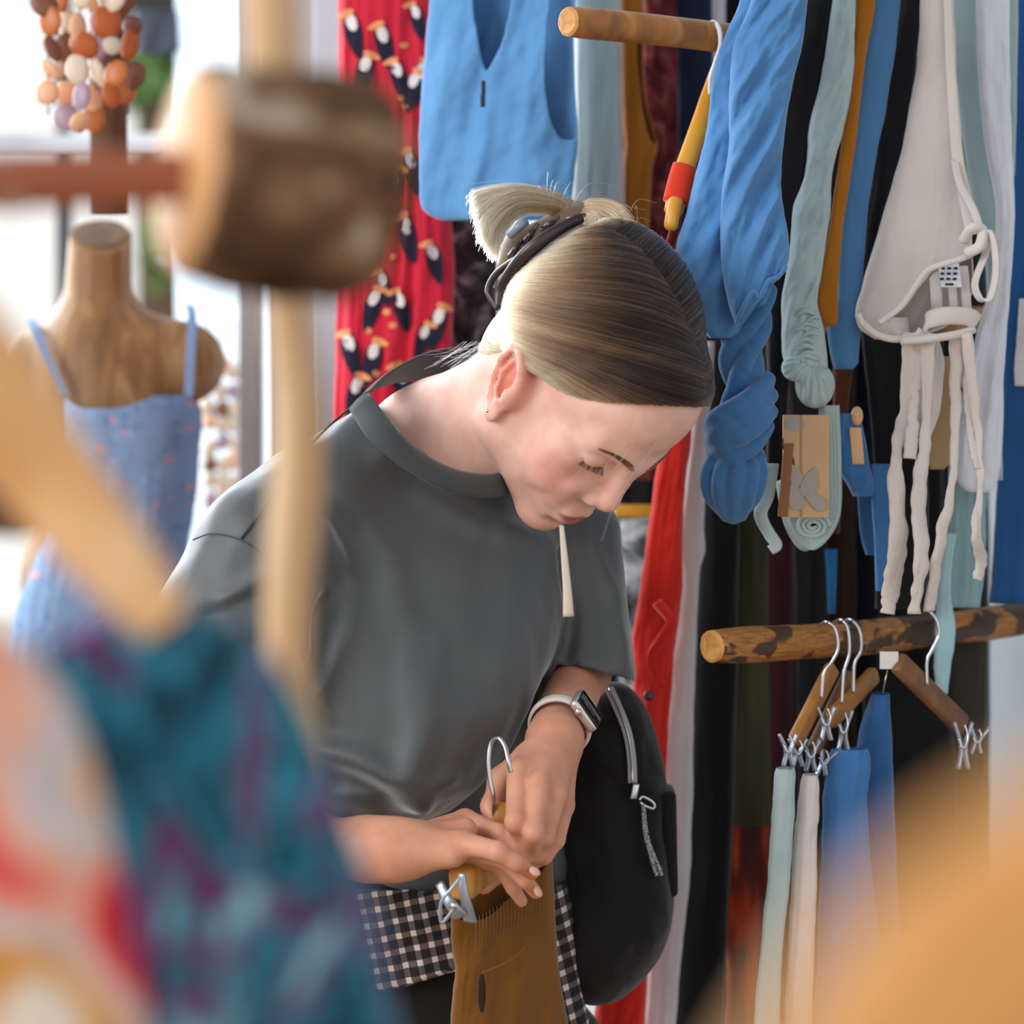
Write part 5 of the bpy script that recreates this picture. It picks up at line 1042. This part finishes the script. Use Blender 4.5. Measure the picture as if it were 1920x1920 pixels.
hanger('wooden clip hanger at right of three hooks, holding blue trousers', [(1580, 1166), (1596, 1162), (1612, 1184), (1614, 1220), (1602, 1246), (1600, 1300)], [(1640, 1264), (1556, 1352)], 2.625, 36, M_HANG, [(1549, 1358, 2.59, 60), (1581, 1372, 2.60, 74)], dy=.03)
hanger('empty dark wooden clip hanger on the rail sloping down to the right', [(1728, 1152), (1742, 1146), (1757, 1165), (1760, 1192), (1748, 1218), (1738, 1240), (1738, 1285)], [(1682, 1240), (1806, 1362)], 2.63, 44, M_OLDH, [(1806, 1400, 2.60, 84), (1832, 1390, 2.605, 46, 6)], dy=-.03)
tg2 = thing('swing_tag', 'white paper swing tag under the barked part of the rail', 'tag', P(1666, 1250, 2.60)); mk('card', *box(P(1667, 1238, 2.60), (PX(18), 0, 0), (0, .0005, 0), (0, 0, PX(17)), .1), plain('white_card', '#dcdad8', .7), tg2); mk('loop', *tube([P(1664, 1256, 2.60), P(1660, 1275, 2.6), P(1655, 1300, 2.602)], .0006, 6), M_METAL, tg2)
def trousers(label, col, rows, Y, seed, **kw):
    o = G('hanging_trousers', label, 'trousers', col, rows, Y, seed, group='trousers on clip hangers', fold=(6, 4), nr=110, nc=70, thick=20, **kw); return o
trousers('pale sage trousers clipped on the left wooden hanger', (SAGE, .05), [(1440, 1456, 1490), (1452, 1452, 1492), (1485, 1450, 1490), (1530, 1447, 1490), (1535, 1446, 1489), (1640, 1440, 1482), (1800, 1424, 1466), (1990, 1408, 1460)], 2.565, 70)
trousers('off-white trousers clipped on the middle wooden hanger', ('#d9d2d0', .05), [(1452, 1506, 1532), (1466, 1502, 1536), (1500, 1497, 1536), (1540, 1492, 1534), (1546, 1490, 1532), (1700, 1482, 1530), (1990, 1468, 1520)], 2.58, 71)
trousers('blue trousers with elastic waist clipped on the right wooden hanger', ('#3f74b0', .08), [(1404, 1560, 1626), (1420, 1552, 1632), (1480, 1546, 1628), (1490, 1544, 1626), (1600, 1540, 1632), (1990, 1524, 1684)], 2.60, 72)
G('hanging_trousers', 'deeper blue trousers fold rising behind the right wooden hanger', 'trousers', '#33639a', [(1300, 1636, 1668), (1380, 1610, 1672), (1500, 1600, 1676), (1990, 1600, 1700)], 2.64, 73, nr=60, nc=50, fold=(8, 3))
# --- gold wooden hanger with red wrap by the head, white hook over the short rail
yh = thing('wrapped_hanger', 'golden wooden hanger arm with a red wrapped tip beside her hair', 'hanger', P(1335, 160, 2.56)); M_GOLD = wood('golden_wood', '#c9841c', '#dd9a2c', '#eab04a', 20, (1, 1, .3), .4)
arm = crspline([P(1345, 130, 2.58), P(1322, 205, 2.57), P(1300, 270, 2.56), P(1278, 335, 2.55), P(1262, 400, 2.54)], 40); mk('arm', *tube(arm, np.interp(np.linspace(0, 1, 40), [0, .2, .8, 1], [PX(13), PX(17), PX(20), PX(18)]), 16, flat=.6, up=(0, -1, 0)), M_GOLD, yh)
mk('red_wrap', *tube(arm[26:37], PX(25), 16, flat=.7, up=(0, -1, 0)), cloth('#d8381c', .08, .8, 600), yh, label='bright red cloth wrap'); mk('tip', *tube(crspline([P(1268, 372, 2.535), P(1262, 400, 2.53), P(1257, 432, 2.53)], 14), np.array([.7]+[1]*11+[.9, .6])*PX(14), 14), M_GOLD, yh); mk('red_tail', *tube(crspline([P(1270, 400, 2.55), P(1262, 440, 2.55), P(1255, 462, 2.55)], 10), PX(17), 12, flat=.6), cloth('#7c1812', .1, .8, 600), yh)
mk('hook', *tube(crspline([P(1322, 54, 2.60), P(1336, 42, 2.575), P(1348, 54, 2.545), P(1351, 84, 2.540), P(1342, 116, 2.545), P(1333, 145, 2.555), P(1332, 175, 2.565)], 40), PX(5), 10), plain('white_plastic_coating', '#e8e8ea', .3), yh)
# --- bits glimpsed between face and red dress
rt = thing('shelf_rail', 'ochre wooden shelf edge glimpsed below the nose', 'shelf', P(1195, 958, 3.0)); mk('board', *box(P(1196, 958, 3.0), (PX(46, 3), 0, 0), (0, .02, 0), (0, 0, PX(11, 3)), .2), M_GOLD, rt)
G('hanging_garment', 'grey and white patterned cloth below the ochre shelf edge', 'garment', '', [(972, 1160, 1236), (1100, 1160, 1236), (1400, 1160, 1236)], 2.96, 80, mat=blotch('grey_white_print', [(.35, '#2e3134'), (.5, '#8f979c'), (.66, '#d5d9dc')], 30), nr=40, nc=40)
# ================================================================ things the woman holds and carries
hg = thing('clip_hanger', 'wooden clip hanger with wire hook gripped in both hands', 'hanger', P(925, 1560, 2.42)); YH = 2.44
hk = [(958, 1448, 2.385), (953, 1425, 2.385), (946, 1398, 2.39), (934, 1384, 2.395), (921, 1392, 2.40), (916, 1425, 2.40), (919, 1462, 2.40), (925, 1492, 2.40), (926, 1520, 2.405), (923, 1550, 2.42)]
mk('hook', *tube(crspline([P(*p_) for p_ in hk], 70), PX(4.2), 10), M_METAL, hg)
def bar(name, a, b, w_, t_, mat, par):
    d = b-a; L_ = np.linalg.norm(d); d = d/L_; up = np.array([0, 0, 1.]); up -= d*up.dot(d); up /= np.linalg.norm(up); mk(name, *box((a+b)/2, d*L_/2, up*w_, np.cross(d, up)*t_, .3), mat, par)
M_HANDH = wood('held_hanger_wood', '#a66d24', '#c4892f', '#d9a24c', 26, (1, 1, .4), .45)
bar('neck_block', P(938, 1505, 2.425), P(936, 1600, 2.43), PX(13), .005, M_HANDH, hg) if False else mk('neck_block', *box(P(941, 1556, 2.408), (PX(14), 0, 0), (0, .005, 0), (0, 0, PX(50)), .3), M_HANDH, hg)
bar('arm', P(950, 1585, 2.45), P(862, 1660, 2.362), PX(31), .0115, M_HANDH, hg); bar('arm', P(950, 1585, 2.46), P(1020, 1640, 2.56), PX(22), .009, M_HANDH, hg)
c = thing('clip', None, None, P(852, 1690, 2.35)-np.array(wloc(hg))); c.parent = hg; c['label'] = 'pressed grey metal spring clip'
mk('jaw', *ribbon(crspline([P(866, 1638, 2.335), P(869, 1670, 2.335), P(876, 1700, 2.338), P(882, 1728, 2.345)], 20), np.linspace(PX(12), PX(24), 20), .0012, side=(1, -.5, 0)), M_CHROME, c)
mk('jaw', *ribbon(crspline([P(824, 1656, 2.345), P(838, 1684, 2.338), P(852, 1704, 2.336), P(864, 1718, 2.34)], 20), np.linspace(PX(14), PX(26), 20), .0012, side=(.8, -.3, .5)), M_CHROME, c)
mk('spring_wire', *tube(crspline([P(862, 1646, 2.33), P(845, 1668, 2.328), P(828, 1690, 2.33), P(826, 1722, 2.334), P(832, 1728, 2.334), P(853, 1702, 2.328)], 40), PX(3.2), 9), M_CHROME, c)
mk('rivet', *ball(P(852, 1698, 2.326), (PX(7), .003, PX(7)), 14, 8), M_METAL, c)
mk('spring_wire', *tube([P(832, 1662, 2.336), P(850, 1694, 2.33)], PX(2.6), 8), M_CHROME, c)
ow = thing('held_trousers', 'ochre elastic waist trousers clipped to the hanger in her hands', 'trousers', P(950, 1990, 2.44)); M_OCHT = cloth('#754a15', .07, .9, 900, .2, .3)
orow = [(1690, 846, 1560, 1034), (1730, 846, 1640, 1038), (1780, 850, 1730, 1042), (1810, 854, 1790, 1046), (1850, 850, 1850, 1052), (1920, 846, 1920, 1064), (2020, 842, 2020, 1085)]
V_, F_, uv_, fc_, pc_ = loft(orow, 2.445, thick=30, fold=(12, 2.6), wr=(4, 2), nr=110, nc=150, seed=90, tilt=.45, dip=0, diag=.2)
F_ = cutfaces(F_, fc_, pc_, [[(840, 1600), (1060, 1500), (1060, 1560), (1012, 1640), (960, 1672), (926, 1706), (884, 1722), (850, 1706), (838, 1700)]]); V_ = smooth_rim(V_, F_, 8)
o = mk('cloth', V_, F_, M_OCHT, ow, uv=uv_); mod_solid(o, .0016)
for j in range(22):
    x = 892+j*6.6; y0 = 1722-(x-890)*.55-6; 
    if x < 1020: mk('gather', *tube(crspline([P(x, y0+4, 2.417+.45*(x-940)/2450-.002), P(x+1, y0+34, 2.414+.45*(x-940)/2450-.002), P(x-1, y0+70, 2.416+.45*(x-940)/2450)], 8), PX(1.6)*np.sin(np.linspace(.3, 2.84, 8)), 6), M_OCHT, ow)
mk('waist_seam', *tube(crspline([P(905, 1824, 2.405), P(935, 1812, 2.408), P(965, 1795, 2.412), P(985, 1775, 2.418)], 16), PX(2), 6), cloth('#7a4a14', .07), ow)
mk('pocket_opening', *ball(P(903, 1862, 2.403), (PX(8), .002, PX(36)), 14, 10), cloth('#2e1c0c', .1), ow, label='dark pocket slit')
# backpack
bg_ = thing('backpack', 'black backpack with pale zip and cord pull hanging at her side', 'backpack', P(1150, 1900, 2.62)); M_BAG = cloth('#0e0e10', .12, .7, 1300, .2, .2)
bs = SDF((.01, 2.76, .92), (.19, 3.16, 1.27), .0035)
bs.ell(P(1120, 1560, 2.64), (PX(120), .075, PX(250)), None, .02); bs.ell(P(1140, 1720, 2.62), (PX(112), .080, PX(150)), None, .03); bs.ell(P(1150, 1420, 2.64), (PX(84), .06, PX(150)), None, .03); bs.ell(P(1210, 1560, 2.62), (PX(42), .04, PX(150)), None, .02); bs.ell(P(1205, 1690, 2.61), (PX(52), .05, PX(100)), None, .02); bs.ell(P(1110, 1800, 2.61), (PX(66), .06, PX(92)), None, .02)
bv, bf = bs.mesh(2); bv = bv+np.array([0, -1, 0])*(.010*(.35-np.abs(fbm(bv[:, 0]*13+bv[:, 2]*8, bv[:, 1]*13, bv[:, 2]*12, 3))))[:, None]; mk('body', bv, bf, M_BAG, bg_)
pjb = proj(bv)
def onbag(x, y, off=.002):
    i = np.where(np.hypot(pjb[:, 0]-x, pjb[:, 1]-y) < 9)[0]; return P(x, y, (bv[i, 1].min() if len(i) else 2.6*K)/K-off)
zp = np.array([onbag(x, y, .003) for x, y in crspline([(1142, 1290, 0), (1158, 1325, 0), (1176, 1372, 0), (1184, 1420, 0), (1186, 1468, 0)], 30)[:, :2]])
for _ in range(6): zp[1:-1] = .25*zp[:-2]+.5*zp[1:-1]+.25*zp[2:]
mk('zip_tape', *ribbon(zp, PX(18), .0008, side=(1, .2, 0)), plain('pale_grey_tape', '#a9a9ad', .6), bg_, label='pale grey zip tape')
mk('zip_teeth', *tube(zp+(0, -.0022, 0), PX(3), 6), M_METAL, bg_)['kind'] = 'stuff'
mk('zip_slider', *box(onbag(1190, 1484, .006), (PX(7), 0, 0), (0, .0025, 0), (PX(3), 0, PX(15)), .3), M_METAL, bg_)
mk('pull_ring', *tube(crspline([onbag(x, y, .008) for x, y in ((1198, 1500), (1206, 1494), (1226, 1506), (1224, 1516), (1208, 1510), (1200, 1504))], 30), PX(3.2), 8), M_METAL, bg_)
M_CORD = blotch('flecked_cord', [(.42, '#2b2b2c'), (.55, '#b9b9ba')], 900, 2, 0)
for dx in (0, 9): mk('cord_pull', *tube(crspline([onbag(x, y, .008) for x, y in ((1206, 1508), (1209+dx*.3, 1560), (1217+dx*.4, 1592), (1226+dx, 1625), (1232+dx, 1642))], 30), PX(4), 8), M_CORD, bg_, label='flecked grey cord pull')
mk('side_flap', *box(P(1253, 1575, 2.62), (PX(15), 0, 0), (0, .03, 0), (PX(-2), 0, PX(104)), .4), M_BAG, bg_)
mk('shoulder_strap', *ribbon(crspline([P(1120, 1330, 2.64), P(1130, 1180, 2.70), P(1100, 1020, 2.74), P(1020, 960, 2.76)], 30), PX(70), .004, side=(.7, -.7, 0)), M_BAG, bg_)

# ================================================================ foreground at left: log stand, hangers, printed dresses
M_LOGB = blotch('rough_bark', [(.28, '#3a281c'), (.45, '#5e432f'), (.56, '#86694f'), (.64, '#b8a897')], 20, 8, 1.4)
M_CUT = wood('fresh_cut_wood', '#b57c44', '#c9925a', '#d4a26c', 12, (1, 1, 1), .6)
YF = 1.22
st = thing('log_stand', 'blurred bark log block on a pale pole with a red brown peg', 'display stand', (P(540, 700, YF)[0], P(540, 700, YF)[1]+.01, 0))
axl = np.array([.92, .38, -.10]); axl /= np.linalg.norm(axl); cL = P(352, 318, YF-.03); e2 = np.array([0, 0, 1.])-axl*axl[2]; e2 /= np.linalg.norm(e2); e3 = np.cross(axl, e2)
nl, na = 40, 64; a = np.linspace(0, 2*math.pi, na, endpoint=False); Lg = PX(370, YF)
V = []
for i in range(nl):
    t = i/(nl-1); rr = PX(212, YF)*np.interp(t, [0, .03, .1, .85, .97, 1], [.90, .97, 1, 1.0, .93, .82])*(1+.06*fbm(np.cos(a)*1.6, np.sin(a)*1.6, t*3+4, 3))
    V.append(cL+axl*(t*Lg)+rr[:, None]*(np.cos(a)[:, None]*e2+np.sin(a)[:, None]*e3))
V = np.array(V).reshape(-1, 3); Fq = [[i*na+j, i*na+(j+1) % na, (i+1)*na+(j+1) % na, (i+1)*na+j] for i in range(nl-1) for j in range(na)]+[[(nl-1)*na+j for j in range(na)]]
mk('log_block', V, Fq, M_LOGB, st)
R0_ = V[:na]; c0 = R0_.mean(0); fv = np.vstack([R0_, c0+(R0_-c0)*.96-axl*.002, c0[None]-axl*.0025]); ff = [[j, na+j, na+(j+1) % na, (j+1) % na] for j in range(na)]+[[na+j, 2*na, na+(j+1) % na] for j in range(na)]
mk('cut_face', fv, ff, M_CUT, st, label='smooth pale cut face of the log')
dw0 = c0+axl*.02; dw1 = P(-240, 345, YF-.06); mk('peg', *tube(spline([dw0, dw1], 12), np.linspace(PX(50, YF), PX(52, YF), 12), 24), wood('red_brown_dowel', '#7d3f22', '#9a5233', '#ab6444', 10, (.2, 1, 1), .45), st, label='smooth red brown round peg')
pc0 = P(20, 340, YF-.045); mk('peg_collar', *tube([pc0-(dw1-dw0)/np.linalg.norm(dw1-dw0)*PX(22, YF), pc0+(dw1-dw0)/np.linalg.norm(dw1-dw0)*PX(22, YF)], PX(56, YF), 24), plain('grey_pink_band', '#b39a92', .5), st)
M_POLE = wood('pale_driftwood', '#b88f63', '#cda67a', '#dcc2a0', 14, (1, 1, .2), .7)
YP = YF+.05; pz = [(500, -260), (508, 0), (520, 200), (535, 500), (552, 700), (560, 850), (550, 980), (540, 1120), (540, 1280), (560, 1400), (570, 1600)]
pl = crspline([P(x, y, YP) for x, y in pz], 60); pl = np.vstack([pl, [[pl[-1][0], pl[-1][1], .3], [pl[-1][0], pl[-1][1], 0]]])
mk('pole', *tube(pl, np.concatenate([PX(46, YP)*(1+.10*np.sin(np.linspace(0, 14, 60))), [PX(46, YP)]*2]), 20), M_POLE, st)
mk('pole_base', *tube([pl[-1], pl[-1]+(0, 0, .03)], .14, 32), M_POLE, st)
# wooden hanger shoulder with teal print dress
M_HPALE = wood('pale_hanger_wood', '#d69a5c', '#e6b27a', '#f0c79a', 8, (1, 1, 1), .45)
YA = 1.02
ha = thing('wooden_hanger', 'broad pale wooden hanger arm sloping down across the lower left', 'hanger', P(150, 900, YA))
ap = crspline([P(-330, 420, YA-.03), P(-180, 560, YA-.02), P(-40, 720, YA-.01), (P(80, 880, YA)), P(190, 1020, YA), P(270, 1120, YA), P(310, 1175, YA)], 50)
mk('arm', *tube(ap, np.interp(np.linspace(0, 1, 50), [0, .35, .65, .85, 1], [PX(118, YA), PX(112, YA), PX(84, YA), PX(62, YA), PX(50, YA)]), 24, up=(0, -1, 0), flat=.55), M_HPALE, ha)
mk('hook', *tube(crspline([P(-330, 420, YA-.03), P(-340, 300, YA-.03), P(-300, 200, YA-.03), P(-230, 230, YA-.03), P(-215, 300, YA-.03)], 30), .002, 8), M_METAL, ha)
M_TEAL = blotch('teal_print', [(.32, '#16202f'), (.42, '#1d566c'), (.47, '#33889f'), (.505, '#2a2a48'), (.545, '#7d2f6e'), (.57, '#2f6f86'), (.61, '#79bccb'), (.68, '#b5c4cc')], 24, 3, 1.0, (1, 1, .7))
garment('printed_dress', 'dark teal and purple print dress draped on the pale wooden hanger', 'dress', M_TEAL, [(1140, 250, 340), (1165, 190, 420), (1220, 60, 500), (1320, 70, 560), (1420, 110, 605), (1560, 160, 655), (1700, 210, 700), (1850, 245, 730), (2100, 290, 780)], YA+.01, seed=95, fold=(24, 2.2), wr=(8, 1.2), thick=60, nr=110, nc=130, diag=.25)
M_MULTI = blotch('multi_print', [(.38, '#a81c28'), (.445, '#d8404a'), (.47, '#e0a58c'), (.505, '#b9bdc6'), (.54, '#d9a06a'), (.58, '#c98510'), (.63, '#ddd0c0')], 8, 1.5, 1.0, (1, 1, .5))
garment('printed_dress', 'orange cream and red print dress at the lower left corner', 'dress', M_MULTI, [(1190, -200, 10), (1230, -220, 60), (1320, -230, 130), (1450, -230, 180), (1600, -230, 215), (1760, -230, 250), (1900, -230, 275), (2100, -230, 300)], .98, seed=96, fold=(30, 1.6), wr=(8, 1), thick=60, nr=90, nc=110)
M_SHELLN = wood('dark_bark_wood', '#2e1e14', '#4a3220', '#6a4a30', 16, (1, 1, 1), .8)
lg = thing('log_end', 'dark bark log end poking in at the left edge behind the hanger', 'log', P(0, 1000, 1.35)); axd = np.array([1, .15, -.12]); axd /= np.linalg.norm(axd)
mk('log', *tube(spline([P(-260, 900, 1.33), P(-60, 930, 1.34), P(62, 948, 1.35), P(76, 950, 1.352)], 20), np.concatenate([np.full(18, PX(64, 1.35)), [PX(58, 1.35), PX(46, 1.35)]]), 24), M_SHELLN, lg)
# golden arm close to the lens at lower right
go = thing('golden_hanger', 'big out of focus golden wooden hanger shoulder at the lower right corner', 'hanger', P(1800, 1900, .45)); YG2 = .42
gp = crspline([P(1370, 2300, YG2), P(1560, 2090, YG2), P(1770, 1870, YG2), P(2040, 1690, YG2), P(2400, 1560, YG2)], 40)
mk('shoulder', *tube(gp, np.interp(np.linspace(0, 1, 40), [0, .15, .5, 1], [PX(60, YG2), PX(170, YG2), PX(250, YG2), PX(270, YG2)]), 28, up=(0, -1, 0), flat=.5), wood('golden_hanger_wood', '#cf9048', '#da9d58', '#e4b07a', 6, (1, 1, 1), .5), go)
mk('hook', *tube(crspline([P(2350, 1580, YG2), P(2380, 1300, YG2), P(2460, 1180, YG2), P(2520, 1260, YG2)], 24), .0015, 8), M_METAL, go)

# ================================================================ background at left: mannequin, shells, street rail
M_MANN = wood('mannequin_wood', '#6f4a28', '#94693c', '#b08a5c', 16, (2.4, 2.4, .22), .55)
YM = 3.35
mq = thing('mannequin', 'carved brown wooden mannequin torso with a flat cut neck', 'mannequin', (P(190, 600, YM)[0], YM*K, 0))
ms = SDF((P(-120, 0, YM)[0], YM*K-.25, .75), (P(480, 0, YM)[0], YM*K+.25, 1.72), .0065)
ps = lambda x, y, d=0: P(x, y, YM+d)
ms.cone(ps(188, 440), ps(180, 620), PX(58, YM), PX(66, YM), .03); ms.cone(ps(180, 660), ps(80, 690, .02), PX(90, YM), PX(78, YM), .03); ms.cone(ps(190, 660), ps(345, 680, .0), PX(90, YM), PX(78, YM), .03)
ms.ell(ps(190, 800), (PX(150, YM), .085, PX(200, YM)), None, .03); ms.ell(ps(190, 1100), (PX(150, YM), .10, PX(220, YM)), None, .04); ms.ell(ps(190, 1320), (PX(185, YM), .12, PX(180, YM)), None, .04)
mv, mf = ms.mesh(1)
tp = ps(188, 440); nt = np.array([.05, -.52, .85]); nt /= np.linalg.norm(nt); up_ = (mv-tp)@nt; top = (up_ > 0) & (np.linalg.norm((mv-tp)[:, :2], axis=1) < .12); mv[top] -= np.outer(up_[top], nt)
mk('torso', mv, mf, M_MANN, mq)
ey = np.array([1, 0, 0]); ez = np.cross(nt, ey); cap_ = np.array([tp+nt*.002+PX(52, YM)*(ey*math.cos(t)+ez*math.sin(t)) for t in np.linspace(0, 2*math.pi, 32, endpoint=False)]); mk('neck_cap', np.vstack([cap_, tp+nt*.003]), [[j, (j+1) % 32, 32] for j in range(32)], wood('dark_cut_neck', '#5c3f22', '#7a5630', '#96703f', 20, (1, 1, 1), .6), mq)
mk('stand_pole', *tube([(wloc(mq)[0], YM*K, .8), (wloc(mq)[0], YM*K, .02)], .02, 14), M_METAL, mq); mk('stand_base', *tube([(wloc(mq)[0], YM*K, 0), (wloc(mq)[0], YM*K, .025)], .16, 30), M_DARK, mq)
M_FLORAL = blotch('pale_blue_floral', [(.0, '#7c96b8'), (.88, '#869fc0'), (.92, '#bf8f9c'), (.955, '#6c86ae'), (1, '#9bbadb')], 120, coord='UV', voro=True, interp='CONSTANT')
for nd in M_FLORAL.node_tree.nodes:
    if nd.bl_idname == 'ShaderNodeTexVoronoi': nd.inputs['Scale'].default_value = 9
sd_rows = [(742, 132, 740, 352), (760, 120, 372), (860, 118, 372), (960, 110, 362), (1040, 75, 350), (1140, 35, 360), (1300, 0, 380), (1560, -60, 420)]
sd_rows = [r if len(r) == 4 else (r[0], r[1], r[0], r[2]) for r in sd_rows]
Vd, Fd, uvd, fcd, pcd = loft(sd_rows, YM-.02, thick=175, fold=(16, 3), wr=(4, 2), nr=110, nc=130, seed=97, grow=.15)
Fd = cutfaces(Fd, fcd, pcd, [[(120, 700), (360, 700), (348, 712), (300, 738), (250, 756), (200, 762), (160, 756), (128, 738)]])
sdr = thing('slip_dress', 'pale blue floral slip dress worn by the wooden mannequin', 'dress', P(200, 1500, YM)); mk('cloth', smooth_rim(Vd, Fd, 6), Fd, M_FLORAL, sdr, uv=uvd)
mk('shoulder_strap', *ribbon(crspline([P(354, 745, YM-.085), P(358, 660, YM-.075), P(360, 590, YM-.04), P(352, 570, YM+.03)], 24), PX(17, YM), .001), M_FLORAL, sdr); mk('shoulder_strap', *ribbon(crspline([P(122, 745, YM-.085), P(92, 680, YM-.075), P(66, 620, YM-.04), P(58, 600, YM+.03)], 24), PX(17, YM), .001), M_FLORAL, sdr)
# shell mobile at top left
sm = thing('shell_mobile', 'hanging mobile of orange cream and mauve shells by the window', 'mobile', P(165, -120, 2.95)); YS = 2.95
M_SH = [plain('shell_'+n_, c_, .4) for n_, c_ in (('cream', '#d6bfa8'), ('orange', '#bd6a34'), ('mauve', '#a58a9c'), ('brown', '#7a4a34'), ('peach', '#e7b08a'), ('rust', '#b4571f'))]
mk('hanging_ring', *tube([P(165, -125, YS), P(165, -118, YS)], PX(70, YS), 24), M_BARK0, sm)
for sx_ in range(6):
    x0 = 90+sx_*30; dz = [0, .03, -.03, .02, -.02, .01][sx_]; yend = [215, 245, 250, 235, 225, 215][sx_]
    mk('string', *tube([P(x0, -120, YS+dz), P(x0, yend, YS+dz)], .0008, 5), M_BARK0, sm)
    for k_ in range(8):
        y = -90+k_*45+RNG.uniform(-8, 8)
        if y > yend: continue
        an = RNG.uniform(-.8, .8); R_ = np.array(Matrix.Rotation(an, 3, 'Y') @ Matrix.Rotation(RNG.uniform(-.7, .7), 3, 'Z'))
        mk('shell', *ball(P(x0+RNG.uniform(-10, 10), y, YS+dz), (PX(RNG.uniform(16, 30), YS), .004, PX(RNG.uniform(18, 34), YS)), 12, 8, R_), M_SH[RNG.choice(6, p=[.3, .15, .2, .12, .15, .08])], sm)
mk('core_cord', *tube([P(200, -120, YS+.06), P(205, 400, YS+.06)], PX(36, YS), 14), plain('brown_cord', '#6d4c38', .9), sm)
# small white trinkets hanging outside the door and blue clothes on a street rail
tr_ = thing('shell_mobile', 'pale shell strings hanging beyond the slip dress', 'mobile', P(420, 620, 3.9))
for sx_ in range(3):
    x0 = 392+sx_*24; mk('string', *tube([P(x0, 600, 3.9), P(x0, 950, 3.9)], .001, 5), M_BARK0, tr_)
    for k_ in range(8): mk('shell', *ball(P(x0+RNG.uniform(-5, 5), 690+k_*36+RNG.uniform(-8, 8), 3.9), (PX(15, 3.9), .008, PX(RNG.uniform(14, 22), 3.9)), 10, 7), M_SH[[0, 0, 0, 4, 0, 3, 0, 2][(k_+sx_*3) % 8]], tr_)
for i, (lb, c_, x0, x1, y0, y1) in enumerate((('blurred blue shirt on the street rail beyond the log block', '#7f9fc8', 385, 450, 520, 720), ('dark slate shirt on the street rail beside the blue one', '#4a5a78', 330, 400, 490, 640), ('grey blue cloth hanging under the dark beam outside', '#6e86b2', 395, 452, 30, 110), ('dark grey awning cloth hanging below the dark beam', '#40444e', 250, 400, 20, 100))):
    garment('street_cloth', lb, 'cloth', cloth(c_, .1), [(y0, x0, x1), ((y0+y1)/2, x0-2, x1+2), (y1, x0+4, x1-4)], 4.35, seed=98+i, fold=(8, 3), thick=20, nr=30, nc=40)
sr = thing('street_rail', 'thin dark street rail the blurred shirts hang on', 'rail', P(440, 486, 4.35)); mk('bar', *tube([P(300, 492, 4.35), P(470, 500, 4.35)], .008, 8), M_DARK, sr); mk('post', *tube([P(440, 490, 4.35), (P(440, 490, 4.35)[0], 4.35*K, 0)], .01, 8), M_DARK, sr)
